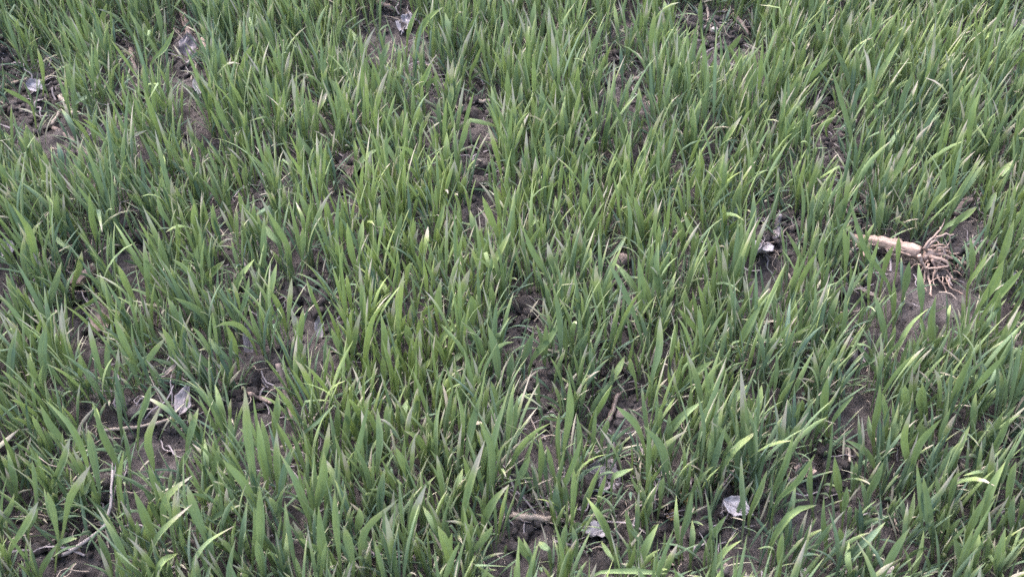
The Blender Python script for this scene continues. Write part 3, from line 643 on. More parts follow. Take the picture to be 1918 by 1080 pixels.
# --- the leaves between them
def grow_leaf(p, off, phi, hs, L, th0, th1, width, tint, dry, lean=0.0, curl=1.6):
    """a leaf from the plant's foot: a sheath of height hs, then a blade bending from th0 to th1 off the vertical"""
    ds = np.r_[0, hs * .6, hs * .4, np.full(NR - 3, L / (NR - 3))]
    k = np.clip((np.cumsum(ds) - hs) / L, 0, 1)
    th = th0 * (.25 + .75 * np.clip(np.cumsum(ds) / max(hs, 1e-3), 0, 1)) + (th1 - th0) * k ** curl
    if random.random() < .015 and L > .07:              # now and then a blade that has snapped over
        at = nudge(.5, .8)
        th = np.where(k > at, np.clip(th + math.radians(nudge(60, 120)), 0, 2.6), th)
    ph = phi + nudge(-.4, .4) * k
    d = np.stack([np.sin(th) * np.cos(ph) + lean * (0.3 + .7 * k), np.sin(th) * np.sin(ph), np.cos(th)], -1)
    C = p.root + np.array([off[0], off[1], 0]) + np.cumsum(unit(d) * ds[:, None], axis=0)
    C[:, 2] = np.maximum(C[:, 2], p.root[2] + .002 + .004 * k)
    S0 = np.stack([-np.sin(ph), np.cos(ph), np.zeros(NR)], -1)
    p.add(C, S0, width, hs / (hs + L), math.radians(nudge(-35, 35)), math.radians(nudge(-80, 80)), tint, dry, random.random())

def tip_dry():
    r = random.random()
    return nudge(.4, .9) if r < .26 else nudge(.12, .4) if r < .6 else nudge(0, .12)

def lean_at(x):
    return .0 + .04 * np.clip((x - .15) / .5, 0, 1) - .06 * np.clip((-x - .2) / .5, 0, 1)

def grow_plant(p, n_main, n_low, size, tint0):
    for k in range(int(n_main)):
        phi = nudge(0, 2 * math.pi)
        hs, L = nudge(.022, .05) * size, nudge(.085, .145) * size
        th0 = math.radians(nudge(2, 14)); th1 = th0 + math.radians(random.choice([nudge(0, 12), nudge(2, 18), nudge(2, 18), nudge(4, 24), nudge(4, 24), nudge(8, 34), nudge(10, 36), nudge(2, 20), nudge(0, 14), random.choice((14, 8, nudge(35, 75)))]))
        grow_leaf(p, (nudge(-.010, .010), nudge(-.010, .010)), phi, hs, L, th0, th1, random.choice((nudge(.0040, .0066), nudge(.0054, .0086), nudge(.0056, .0094))) * (.6 + .4 * size),
                  float(np.clip(tint0 + nudge(-.34, .34), 0, 1)), tip_dry(), lean_at(p.root[0]))
    for k in range(n_low):
        phi = nudge(0, 2 * math.pi)
        th0 = math.radians(nudge(10, 36)); th1 = th0 + math.radians(nudge(4, 50))
        grow_leaf(p, (nudge(-.014, .014), nudge(-.014, .014)), phi, nudge(.006, .02), nudge(.045, .10) * size, th0, th1, nudge(.0022, .0052),
                  float(np.clip(nudge(0, .32), 0, 1)), random.choice((nudge(.2, .9), nudge(.2, .9), nudge(1.2, 2.2), 0, 0, 0, 0, .1, .1), ), 0.0, 1.2)

def in_gap(px, py, grow=1.0):
    for x, y, rx, ry in GAPS:
        if ((px - x) / (rx * grow)) ** 2 + ((py - y) / (ry * grow)) ** 2 < 1: return True
    return False

for p in PLANTS:                     # each picked-out plant has lower and hidden leaves too
    px, py = to_px(p.root)
    low = 2 if not in_gap(px, py - 15) else 1
    grow_plant(p, 1 if not in_gap(px, py - 90) and not in_gap(px, py - 50) and not in_front(px, py) else 0, low + (random.random() < .5), nudge(.6, .85), nudge(.25, .5))

STEP = .029
HANDXY = np.array([h.root[:2] for h in PLANTS[:N_HAND]])
spots = []
for iy in range(int((3.35 - .28) / STEP)):
    for ix in range(int(4.4 / STEP)):
        x, y = -2.2 + (ix + nudge(0, 1)) * STEP, .28 + (iy + nudge(0, 1)) * STEP
        px, py = to_px((x, y, 0))
        inside = -120 < px < 2040 and -60 < py < 1400
        if not inside and (abs(x) > 1.9 or y > 3.0 or random.random() < (.30 if -620 < px < 2540 and -260 < py < 1600 else .90)): continue
        spots.append((x, y, px, py, inside, random.random()))
XY = np.array([q[:2] for q in spots])
DENS = .70 + .5 * vnoise(XY[:, 0] * 7, XY[:, 1] * 7, 91)
TONE = .17 + .62 * vnoise(XY[:, 0] * 5, XY[:, 1] * 5, 44)
VIG = vnoise(XY[:, 0] * 9 + 3, XY[:, 1] * 9, 57)
ZZ = soil_z(XY[:, 0], XY[:, 1])
for i, (x, y, px, py, inside, luck) in enumerate(spots):
    if luck > DENS[i]: continue
    near = False
    size = nudge(.66, 1.00) * (.84 + .34 * VIG[i])
    if inside:
        hpx = .07 / mm_px(px, py)
        if in_gap(px, py, .86) or in_gap(px, py - hpx * .5, .80) or in_gap(px, py - hpx, .70): continue
        near = in_gap(px, py - hpx * 1.5, .8)
        if np.min(np.hypot(HANDXY[:, 0] - x, HANDXY[:, 1] - y)) < .030: size *= .74
    p = Plant((x, y, ZZ[i] - .003))
    if inside:
        if in_front(px, py):
            if luck < .5: grow_plant(p, 0, random.randint(1, 3), .6, .3); PLANTS.append(p)
            continue
    tone = TONE[i] + (tone_at(px, py - 80) if inside else 0)
    grow_plant(p, random.randint(3, 6) if not near else random.randint(1, 2), random.randint(3, 6), size * (.7 if near else 1), tone)
    PLANTS.append(p)

# sparse low blades inside the open patches
for x, y, rx, ry in GAPS:
    for k in range(max(2, int(rx * ry / 230))):
        g = on_level(x + nudge(-1, 1) * rx, y + nudge(-1, 1) * ry)
        p = Plant((g[0], g[1], sz(g[0], g[1]) - .003))
        grow_plant(p, random.random() < .3, random.randint(1, 3), nudge(.45, .75), .3)
        PLANTS.append(p)

order = sorted(range(len(PLANTS)), key=lambda i: -PLANTS[i].score)
SHOWN = [PLANTS[i] for i in order[:300]]
REST = [PLANTS[i] for i in order[300:]]

def leaf_mesh(name, V, uv, attr):
    me = bpy.data.meshes.new(name)
    k = len(LEAF_Q)
    me.vertices.add(len(V)); me.vertices.foreach_set('co', V.astype(np.float32).ravel())
    me.loops.add(k * 4); me.loops.foreach_set('vertex_index', LEAF_Q.astype(np.int32).ravel())
    me.polygons.add(k); me.polygons.foreach_set('loop_start', np.arange(0, k * 4, 4, dtype=np.int32))
    me.uv_layers.new(name='UVMap').data.foreach_set('uv', uv.astype(np.float32)[LEAF_Q.ravel()].ravel())
    me.attributes.new('leafdata', 'FLOAT_COLOR', 'POINT').data.foreach_set('color', np.tile(np.array(attr, np.float32), len(V)))
    me.update(calc_edges=True)
    me.polygons.foreach_set('use_smooth', np.ones(k, bool))
    me.materials.append(M_LEAF)
    return me

def stem_mesh(h, lx, ly):
    V, F, UV = tube([(0, 0, -.002), (lx * .4, ly * .4, h * .5), (lx, ly, h)], [.0017, .0015, .0010], 6)
    UV = [(u, .02 + .12 * v) for u, v in UV]
    return V, F, UV

STEMS = []
for k in range(6):                   # six stem shapes shared by all the plants
    V, F, UV = stem_mesh(nudge(.035, .055), nudge(-.004, .004), nudge(-.004, .004))
    me = bpy.data.meshes.new('stem')
    me.from_pydata([tuple(map(float, v)) for v in V], [], F)
    idx = np.empty(len(me.loops), np.int32); me.loops.foreach_get('vertex_index', idx)
    me.uv_layers.new(name='UVMap').data.foreach_set('uv', np.asarray(UV, np.float32)[idx].ravel())
    me.attributes.new('leafdata', 'FLOAT_COLOR', 'POINT').data.foreach_set('color', np.tile(np.array([.5, 0, .5, 1], np.float32), len(V)))
    me.polygons.foreach_set('use_smooth', [True] * len(me.polygons))
    me.materials.append(M_LEAF)
    STEMS.append(me)

WHEAT = []                           # (thing, plant): labelled at the end, once the things they stand beside exist
for p in SHOWN:
    o = empty('wheat_plant', p.root)
    for V, uv, attr in p.leaves:
        c = bpy.data.objects.new('leaf', leaf_mesh('leaf', V - p.root, uv, attr))
        COL.objects.link(c); c.parent = o
    for k in range(1 if len(p.leaves) < 5 else 2):
        c = bpy.data.objects.new('stem', STEMS[random.randrange(6)])
        COL.objects.link(c); c.parent = o
        c.location = (nudge(-.006, .006) * k, nudge(-.006, .006) * k, 0)
        c.rotation_euler = (0, 0, nudge(0, 6.28))
    WHEAT.append((o, p))

Vs, Us, As, n = [], [], [], 0
for p in REST:
    for V, uv, attr in p.leaves:
        Vs.append(V); Us.append(uv); As.append(np.tile(np.array(attr), (len(V), 1))); n += 1
Q = (LEAF_Q[None] + (np.arange(n) * NR * 3)[:, None, None]).reshape(-1, 4)
o = mesh_np('wheat_seedlings', np.concatenate(Vs), Q, M_LEAF, np.concatenate(Us), np.concatenate(As))
tag(o, 'thick stand of young wheat seedlings filling the field between the larger plants', 'wheat', kind='stuff')
print('PLANTS', len(PLANTS), 'hand', N_HAND, 'leaves rest', n, 'leaves shown', sum(len(p.leaves) for p in SHOWN),
      'in view', sum(p.score > 0 for p in PLANTS))

# ------------------------------------------------------------------ what lies on the soil
MARKS = []                          # (photo x, y, short name with «the»): things the wheat labels refer to

def lay(px, py, h=0.0):
    """the point on the soil seen at a photo pixel, lifted by h"""
    z = 0.0
    for _ in range(3):
        g = on_level(px, py, z)
        z = sz(g[0], g[1]) + h
    g = on_level(px, py, z); g[2] = z
    return g

def sheet_leaf(px, py, wpx, hpx, turn, mat, name, label, cat, mark=None, curl=.5, crumple=.25, lobes=0, lift=.012, tilt=.35, seed=0, veins=True):
    """a withered leaf: a curled, crumpled blade with a ragged edge, a raised midrib and a short stalk"""
    r = np.random.default_rng(seed + int(px * 7 + py))
    g = lay(px, py, lift)
    s = mm_px(px, py)
    Lw, Lh = wpx * s, hpx * s * 1.15
    nu, nv = 11, 15
    V, UV, F = [], [], []
    ph = r.uniform(0, 6.28, 6)
    for j in range(nv):
        v = j / (nv - 1)
        half = (math.sin(math.pi * min(.98, max(.03, v)) ** .8)) ** .62
        for i in range(nu):
            u = i / (nu - 1) * 2 - 1
            rag = 1 + .10 * math.sin(9 * v + ph[0]) * abs(u) + .07 * math.sin(23 * v + ph[1] + u) + lobes * .18 * math.sin(5 * math.pi * v + ph[5]) * abs(u)
            x = u * half * rag * Lw / 2
            y = (v - .5) * Lh * (1 + .05 * math.sin(7 * u + ph[2]))
            z = curl * Lw * .5 * (u * u - .3) + crumple * Lw * (.16 * math.sin(5 * u + 7 * v + ph[3]) + .12 * math.sin(11 * v - 4 * u + ph[4]) + .05 * r.normal())
            z += -.018 * Lw * math.exp(-(u * 7) ** 2) * 3 + curl * .35 * Lh * (v - .5) ** 2
            V.append((x, y, z)); UV.append(((u + 1) / 2, v))
    for j in range(nv - 1):
        for i in range(nu - 1):
            a = j * nu + i
            F.append((a, a + 1, a + nu + 1, a + nu))
    # underside, so that the blade has a thickness
    n0 = len(V)
    V += [(x, y, z - .0005) for x, y, z in V]; UV += UV[:]
    F += [tuple(k + n0 for k in f[::-1]) for f in F]
    rim = [i for i in range(nu)] + [j * nu + nu - 1 for j in range(1, nv)] + [(nv - 1) * nu + i for i in range(nu - 2, -1, -1)] + [j * nu for j in range(nv - 2, 0, -1)]
    for a, b in zip(rim, rim[1:] + rim[:1]):
        F.append((b, a, a + n0, b + n0))
    root = empty(name, g)
    blade = make_obj('blade', V, F, mat, root, UV)
    if veins:
        y0 = -.5 * Lh
        path = [(r.normal() * .001, y0 - Lh * .22, .001), (0, y0, .0006), (0, y0 + Lh * .5, -.018 * Lw), (0, y0 + Lh * .9, .001)]
        Vt, Ft, Ut = tube(spline(path, 8), np.linspace(.0011, .0004, 8), 6)
        make_obj('midrib', Vt, Ft, mat, root, Ut)
    root.rotation_euler = (tilt + r.uniform(-.15, .15), r.uniform(-.2, .2), math.radians(turn))
    tag(root, label, cat)
    if mark: MARKS.append((px, py, mark))
    return root

def stick(pts, wpx, mat, name, label, cat, mark=None, h=.004, nodes=0, fray=0, taper=.8, seed=0, lifts=None):
    """a straw, stalk or twig lying along photo points: a ribbed tube with joints, and torn fibres at its end"""
    r = np.random.default_rng(seed + int(pts[0][0] + pts[0][1]))
    P = [lay(x, y, h if lifts is None else lifts[i]) for i, (x, y) in enumerate(pts)]
    s = mm_px(*pts[len(pts) // 2])
    rad = wpx * s / 2
    n = 14
    D = spline(P, n)
    D[1:-1] += r.normal(size=(n - 2, 3)) * rad * .16
    R = rad * np.linspace(1, taper, n) * (1 + .07 * r.normal(size=n))
    for k in range(nodes):
        i = int((k + 1) * n / (nodes + 1)); R[i] *= 1.38
    org = D[0].copy()
    root = empty(name, org)
    V, F, UV = tube(D - org, R, 9, True, .10, seed + 3)
    make_obj('stalk', V, F, mat, root, UV)
    for k in range(fray):
        t = unit(D[-1] - D[-3])
        e = D[-1] + t * rad * r.uniform(2, 7) + r.normal(size=3) * rad * .9
        st = D[-2] + r.normal(size=3) * rad * .5
        V, F, UV = tube(spline([st - org, (st + e) / 2 - org + r.normal(size=3) * rad * .3, e - org], 6), np.linspace(rad * .34, rad * .1, 6), 5)
        make_obj('fibre', V, F, mat, root, UV)
    tag(root, label, cat)
    if mark:
        c = np.mean(np.array(pts), 0); MARKS.append((c[0], c[1], mark))
    return root

def lump(size, seed, detail=3, rough=.34, squash=.75):
    import bmesh
    bm = bmesh.new()
    bmesh.ops.create_icosphere(bm, subdivisions=detail, radius=1.0)
    V = np.array([v.co[:] for v in bm.verts]); F = [tuple(v.index for v in f.verts) for f in bm.faces]
    bm.free()
    k = seed * 3.7
    def n3(P, f, sd):
        return vnoise(P[:, 0] * f + k + P[:, 2] * f * .71, P[:, 1] * f - k + P[:, 2] * f * .53, sd) - .5
    d = 1 + rough * 1.5 * n3(V, 1.3, 5) + rough * n3(V, 3.1, 6) + rough * .55 * n3(V, 7.0, 7) + rough * .3 * n3(V, 15., 8)
    V = V * d[:, None] * np.array([1, .9, squash]) * size
    return V, F

def stone(px, py, wpx, mat, name, label, cat, mark=None, rough=.3, squash=.75, seed=0, sink=.35, turn=0, stretch=1.0):
    g = lay(px, py)
    s = mm_px(px, py)
    V, F = lump(wpx * s / 2, seed + int(px), 3, rough, squash)
    V[:, 0] *= stretch
    g[2] += wpx * s / 2 * squash * (1 - sink * 2)
    o = make_obj(name, V, F, mat, None, [(v[0] * 40 % 1, v[1] * 40 % 1) for v in V], g)
    o.rotation_euler = (0, 0, math.radians(turn))
    tag(o, label, cat)
    if mark: MARKS.append((px, py, mark))
    return o

# --- uprooted corn stalk with its crown of roots, the one large thing in the field
def corn_stump():
    A, B = lay(1600, 446, .040), lay(1722, 474, .030)
    ax = unit(B - A)
    root = empty('corn_stump', B)
    s = mm_px(1700, 470)
    rad = 11.5 * s
    n = 22
    r = np.random.default_rng(5)
    D = A + (B - A) * np.linspace(0, 1, n)[:, None]
    D[:, 2] += .004 * np.sin(np.linspace(0, math.pi, n))
    R = rad * np.interp(np.linspace(0, 1, n), [0, .1, .45, .8, .93, 1], [.50, .62, .84, 1.02, 1.12, .95]) * (1 + .06 * r.normal(size=n))
    R[6] *= 1.14; R[14] *= 1.16; R[15] *= .90
    V, F, UV = tube(D - B, R, 18, True, .10, 4)
    make_obj('stalk', V, F, M_CORN, root, UV)
    # torn strips of rind at the broken end and along the underside
    side = unit(np.cross(ax, [0, 0, 1])); up = np.cross(side, ax)
    for k, (dx, dz, ln, off) in enumerate([(-.9, .1, .035, .2), (-.2, .8, .026, .0), (.5, -.6, .030, .1), (.9, -.9, .05, .35), (-.7, -.6, .024, .0), (.2, .3, .020, .0)]):
        st = A + ax * (off * .08 + .012) + side * dx * rad * .6 + up * dz * rad * .6
        e = st - ax * ln + r.normal(size=3) * .003 + up * (-.004 if k % 2 else .002)
        Vt, Ft, Ut = tube(spline([st - B, (st + e) / 2 - B + up * .002, e - B], 8), np.linspace(rad * .30, rad * .10, 8), 6, True, .1, k, .45)
        make_obj('rind_strip', Vt, Ft, M_CORN, root, Ut)
    for k in range(22):             # splitting fibres along the whole rind
        a = r.uniform(0, 6.28); f0 = r.uniform(.02, .75); ln = r.uniform(.10, .34)
        ts = np.linspace(f0, min(f0 + ln, .98), 6)
        rr = np.interp(ts, np.linspace(0, 1, n), R) * r.uniform(.98, 1.14)
        C = A + (B - A) * ts[:, None] + (side * math.cos(a) + up * math.sin(a)) * rr[:, None] + r.normal(size=(6, 3)) * .0005
        if k % 3 == 0: C[0] += (side * math.cos(a) + up * math.sin(a)) * rad * r.uniform(.2, .6)
        Vt, Ft, Ut = tube(C - B, np.linspace(rad * .10, rad * .17, 6), 5, True, .1, k, .6)
        make_obj('fibre', Vt, Ft, M_CORN if k % 4 else M_ROOT, root, Ut)
    # crown: a knobbly lump where the roots leave the stalk
    V, F = lump(rad * 1.12, 9, 3, .30, .95)
    c = on_depth(1740, 478, B[1]) - B
    crown = make_obj('root_crown', V, F, M_ROOT, root, [(v[0] * 60 % 1, v[1] * 60 % 1) for v in V], c)
    # roots read off the photograph: points, thickness in photo pixels, depth step towards the camera
    def P(x, y, d):
        q = on_depth(x, y, B[1] - d)
        low = lay(x, y, .005)
        return q if q[2] > sz(q[0], q[1]) + .005 and q[2] > low[2] else low
    ROOTS = [
        ([(1732, 468), (1745, 455), (1765, 440), (1786, 440)], 7, [0, .0, -.004, -.004]),
        ([(1730, 466), (1742, 450), (1755, 437), (1762, 424)], 5, [0, -.002, -.006, -.012]),
        ([(1745, 470), (1765, 468), (1780, 474), (1795, 474)], 6, [0, -.004, -.004, -.004]),
        ([(1745, 474), (1768, 476), (1784, 483), (1800, 492), (1822, 494)], 6, [0, .006, .010, .010, .010]),
        ([(1784, 482), (1795, 490), (1808, 492), (1815, 489)], 3.5, [.012, .012, .01, .01]),
        ([(1742, 480), (1760, 484), (1778, 494), (1770, 500), (1735, 503)], 6.5, [.008, .016, .020, .024, .028]),
        ([(1722, 478), (1728, 492), (1735, 504)], 8, [.016, .020, .026]),
        ([(1748, 484), (1760, 492), (1770, 498)], 7, [.012, .018, .02]),
        ([(1736, 500), (1738, 516), (1742, 535), (1744, 556)], 5, [.022, .024, .022, .018]),
        ([(1740, 494), (1732, 520), (1728, 535), (1727, 552)], 4, [.02, .022, .018, .014]),
        ([(1755, 494), (1768, 506), (1776, 520), (1784, 532)], 6, [.016, .022, .020, .016]),
        ([(1765, 500), (1778, 512), (1786, 522), (1792, 522)], 4.5, [.012, .016, .014, .010]),
        ([(1750, 500), (1758, 522), (1770, 540), (1774, 550)], 4, [.014, .02, .016, .010]),
        ([(1768, 488), (1784, 496), (1796, 502), (1800, 505)], 4, [.008, .010, .010, .008]),
        ([(1772, 520), (1782, 540), (1796, 546), (1803, 550)], 3.5, [.012, .010, .008, .006]),
        ([(1742, 462), (1756, 458), (1772, 460), (1782, 452)], 4.5, [-.004, -.010, -.014, -.016]),
        ([(1748, 478), (1758, 466), (1770, 464), (1778, 466)], 5, [.002, .004, .002, 0]),
        ([(1746, 486), (1752, 505), (1748, 520), (1752, 538)], 4.5, [.016, .022, .022, .018]),
        ([(1738, 488), (1722, 512), (1720, 528)], 3, [.016, .016, .012]),
        ([(1760, 480), (1772, 484), (1790, 482), (1802, 484)], 5, [.004, .002, -.004, -.006]),
        ([(1752, 492), (1766, 512), (1764, 528), (1776, 542)], 3.2, [.01, .012, .01, .004]),
    ]
    for k, (pts, w, dep) in enumerate(ROOTS):
        Q = [P(x, y, d) - B for (x, y), d in zip(pts, dep)]
        D = spline(Q, 10)
        D[1:] += r.normal(size=(9, 3)) * .0007
        Vt, Ft, Ut = tube(D, np.linspace(w * s * .58, w * s * .22, 10) * (1 + .08 * r.normal(size=10)), 7, True, .06, k)
        make_obj('root', Vt, Ft, M_ROOT, root, Ut)
        for q in range(2):          # hair roots that branch off
            i = r.integers(4, 9)
            e = D[i] + r.normal(size=3) * .010 + np.array([.004, -.002, -.006])
            Vt, Ft, Ut = tube(spline([D[i], (D[i] + e) / 2 + r.normal(size=3) * .003, e], 6), np.linspace(.0011, .0004, 6), 5)
            make_obj('rootlet', Vt, Ft, M_ROOT, root, Ut)
    tag(root, 'uprooted pinkish tan corn stalk lying on the wheat with a spread of bare roots', 'corn stalk')
    MARKS.append((1710, 475, 'the uprooted corn stalk'))

corn_stump()

# --- withered leaves
sheet_leaf(63, 163, 34, 26, 80, M_WHITE, 'dry_leaf', 'small pale lilac dry leaf beside a long straw in bare soil', 'dead leaf', 'the small lilac leaf', seed=1)
sheet_leaf(372, 158, 20, 36, 10, M_WHITE, 'dry_leaf', 'narrow whitish dry leaf standing on edge below the shredded husk', 'dead leaf', 'the narrow white leaf', seed=2)
sheet_leaf(1422, 466, 44, 54, 150, M_WHITE, 'dry_leaf', 'crumpled white dry leaf just left of the uprooted corn stalk', 'dead leaf', 'the crumpled white leaf', crumple=.35, lift=.02, seed=3)
sheet_leaf(1378, 948, 42, 42, 60, M_WHITE, 'dry_leaf', 'bright white round dry leaf lying half under tall green blades', 'dead leaf', 'the round white leaf', curl=.3, lift=.03, tilt=.1, seed=4)
sheet_leaf(1113, 996, 44, 40, 110, M_WHITE, 'dry_leaf', 'torn white dry leaf with a pointed end below the grey lobed leaf', 'dead leaf', 'the torn white leaf', lobes=.5, seed=5)
sheet_leaf(1130, 890, 70, 58, 70, M_GREY, 'dry_leaf', 'broad lilac grey lobed dry leaf lying flat on bare soil', 'dead leaf', 'the grey lobed leaf', lobes=1, curl=.25, seed=6)
sheet_leaf(346, 748, 36, 46, -30, M_GREY, 'dry_leaf', 'large purple grey veined dry leaf above a jointed straw', 'dead leaf', 'the veined grey leaf', curl=.35, tilt=.8, lift=.03, seed=7)
sheet_leaf(187, 593, 36, 48, 20, M_PINK, 'dry_leaf', 'curled pinkish tan dry leaf standing among green blades', 'dead leaf', 'the curled tan leaf', tilt=.8, lift=.028, seed=8)
sheet_leaf(598, 612, 18, 36, 8, M_WHITE, 'dry_leaf', 'thin white strip of dry leaf below dark bare soil', 'dead leaf', 'the thin white strip', tilt=.9, seed=9)
sheet_leaf(465, 642, 18, 66, 5, M_GREY, 'dry_leaf', 'long narrow lilac grey dry leaf standing upright between blades', 'dead leaf', 'the upright grey leaf', tilt=1.0, seed=10)
sheet_leaf(15, 466, 28, 34, 15, M_WHITE, 'dry_leaf', 'mottled pale dry leaf at the very edge of the field view', 'dead leaf', 'the mottled pale leaf', crumple=.5, seed=11)
sheet_leaf(160, 523, 30, 48, -55, M_PINK, 'dry_leaf', 'folded reddish brown dry leaf lying slantwise above the curled tan leaf', 'dead leaf', 'the folded brown leaf', curl=1.1, seed=12)
sheet_leaf(1171, 14, 22, 52, -6, M_PINK, 'corn_husk', 'ribbed brown corn husk standing at the far edge of view', 'husk', 'the ribbed husk', curl=1.0, tilt=1.1, seed=13)
sheet_leaf(655, 305, 36, 44, 10, M_BROWN, 'dry_leaf', 'flat dull brown dead leaf in a shaded gap of soil', 'dead leaf', 'the dull brown leaf', curl=.2, seed=14)
sheet_leaf(1826, 114, 26, 16, 70, M_WHITE, 'dry_leaf', 'tiny pale chip of dry leaf in the dense far wheat', 'dead leaf', 'the pale leaf chip', seed=15)
sheet_leaf(1908, 46, 24, 34, -20, M_GREY, 'dry_leaf', 'crumpled grey dry leaf in the far corner of bare soil', 'dead leaf', 'the grey corner leaf', crumple=.5, seed=16)
sheet_leaf(1893, 513, 20, 28, 20, M_WHITE, 'dry_leaf', 'small whitish dry leaf beyond the tips of the corn roots', 'dead leaf', 'the small whitish leaf', seed=17)
sheet_leaf(1594, 668, 24, 66, 5, M_GREY, 'dry_leaf', 'crumpled purple grey dry leaf hanging upright below the corn stalk', 'dead leaf', 'the crumpled grey leaf', crumple=.6, tilt=1.0, seed=18)
sheet_leaf(1255, 966, 26, 12, 80, M_ORANGE, 'dead_leaf', 'small orange scrap of dead leaf near the torn white leaf', 'dead leaf', 'the small orange scrap', seed=19, curl=.8)
sheet_leaf(1284, 936, 12, 30, 30, M_ORANGE, 'dead_leaf', 'thin rusty orange dead blade above the lower clod', 'dead leaf', None, seed=20, curl=.8)
sheet_leaf(322, 692, 10, 26, -50, M_STRAW, 'dead_leaf', 'narrow tan dead blade above the veined grey leaf', 'dead leaf', None, seed=21, curl=.9, lift=.03)
sheet_leaf(512, 376, 10, 34, 10, M_ORANGE, 'dead_leaf', 'slim orange dead blade standing in a dark gap', 'dead leaf', 'the slim orange blade', seed=22, curl=.9, tilt=1.0)
sheet_leaf(1618, 545, 10, 44, 62, M_STRAW, 'dead_leaf', 'curved tan dead blade just below the corn stalk', 'dead leaf', None, seed=23, curl=.9, lift=.02)
sheet_leaf(1432, 328, 10, 30, 80, M_ORANGE, 'dead_leaf', 'bent orange brown dead blade in a narrow gap of far soil', 'dead leaf', None, seed=24, curl=.9)
sheet_leaf(1505, 878, 44, 26, 20, M_PINK, 'dry_leaf', 'frayed pinkish dry leaf flat on bare soil by bent straws', 'dead leaf', 'the frayed pinkish leaf', crumple=.5, seed=25, lobes=.6)
sheet_leaf(105, 378, 14, 30, 20, M_PINK, 'dry_leaf', 'small pink brown dry leaf behind broad green blades', 'dead leaf', None, seed=26)
sheet_leaf(760, 44, 30, 34, -20, M_WHITE, 'corn_husk', 'whitish shredded corn husk in a far patch of soil', 'husk', 'the whitish husk', crumple=.6, lobes=.8, seed=27)
sheet_leaf(352, 92, 34, 54, 5, M_GREY, 'corn_husk', 'large shredded grey corn husk in a far bare patch', 'husk', 'the shredded husk', crumple=.7, lobes=.8, tilt=.8, seed=28)

# --- straws, stalks and twigs
stick([(-14, 166), (20, 158), (56, 146)], 8, M_STRAW, 'straw', 'long beige straw lying beside the small lilac dry leaf', 'straw', 'the long beige straw', nodes=1, h=.008)
stick([(76, 154), (98, 140), (117, 126)], 7, M_STRAW, 'straw', 'beige straw rising from the small lilac dry leaf', 'straw', None, h=.012)
stick([(188, 806), (215, 803), (250, 800), (290, 792), (338, 780)], 7, M_STRAW, 'straw', 'pale jointed straw lying level below the veined grey leaf', 'straw', 'the jointed straw', nodes=2, h=.014)
stick([(96, 1046), (130, 1032), (165, 1010), (196, 984), (206, 955), (211, 880)], 10, M_PALE, 'corn_leaf', 'long pale dry corn leaf bent sharply upward near the lower corner', 'dead leaf', 'the bent corn leaf', h=.010, taper=.45, fray=2, lifts=[.008, .012, .018, .024, .035, .06])
stick([(940, 962), (962, 965), (988, 968), (1030, 972)], 17, M_STRAW, 'broken_stalk', 'broken pale stalk with a splintered end on dark soil', 'stalk', 'the splintered stalk', h=.008, fray=6, nodes=1)
stick([(549, 786), (536, 735), (521, 680)], 10, M_BROWN, 'plant_stalk', 'brown dry stalk leaning upright out of the soil', 'stalk', 'the leaning brown stalk', lifts=[.012, .035, .060], taper=.9)
stick([(1139, 790), (1148, 766), (1158, 738)], 10, M_PINK, 'twig', 'short curved brown twig standing on a bare clod', 'twig', 'the short curved twig', lifts=[.006, .012, .018], fray=2)
stick([(1786, 402), (1800, 388), (1818, 374)], 15, M_BROWN, 'plant_stalk', 'thick grey brown stalk behind the corn roots', 'stalk', 'the thick grey stalk', h=.010)
stick([(113, 180), (124, 196), (138, 214)], 10, M_STRAW, 'straw', 'short thick straw stub slanting below the long beige straw', 'straw', None, h=.008, nodes=1)
stick([(100, 240), (135, 262), (170, 292)], 9, M_BROWN, 'plant_stalk', 'dark brown stalk slanting through the far wheat by a straw stub', 'stalk', 'the dark slanting stalk', h=.008)
stick([(96, 234), (105, 220), (114, 206)], 7, M_STRAW, 'straw', 'pale straw tip poking up above the dark slanting stalk', 'straw', None, h=.010)
stick([(244, 92), (250, 118), (256, 138)], 8, M_BROWN, 'plant_stalk', 'thin purple brown stalk left of the shredded husk', 'stalk', 'the thin purple stalk', h=.014)
stick([(342, 22), (348, 48), (356, 74)], 14, M_BROWN, 'plant_stalk', 'upright dark brown stalk behind the shredded husk', 'stalk', 'the dark upright stalk', h=.014)
stick([(378, 76), (384, 92), (388, 108)], 13, M_PINK, 'plant_stalk', 'stubby reddish brown stalk beside the shredded husk', 'stalk', None, h=.012)
stick([(880, 186), (905, 190), (938, 186)], 9, M_STRAW, 'straw', 'pale straw lying crosswise in a far soil gap', 'straw', 'the crosswise straw', h=.008)
stick([(466, 738), (486, 745), (510, 754)], 10, M_PINK, 'straw', 'purplish straw lying left of the leaning brown stalk', 'straw', None, h=.010)
stick([(1548, 816), (1570, 824), (1588, 838), (1592, 864)], 6, M_STRAW, 'straw', 'thin bent straw arching over a pinkish leaf', 'straw', 'the thin bent straw', h=.012)
stick([(1556, 814), (1580, 830), (1586, 852)], 5, M_PINK, 'straw', 'second thin arching straw beside the thin bent straw', 'straw', None, h=.010)
stick([(1320, 2), (1326, 22), (1326, 44)], 5, M_STRAW, 'straw', 'thin pale straw hanging in the far soil patch', 'straw', None, h=.012)
stick([(1374, 28), (1392, 48), (1400, 70)], 11, M_PINK, 'plant_stalk', 'reddish brown stalk in the far patch beside a pink pebble', 'stalk', 'the reddish stalk', h=.010)
stick([(1350, 22), (1380, 18), (1420, 8)], 5, M_STRAW, 'straw', 'thin pale straw lying above the reddish stalk', 'straw', None, h=.008)
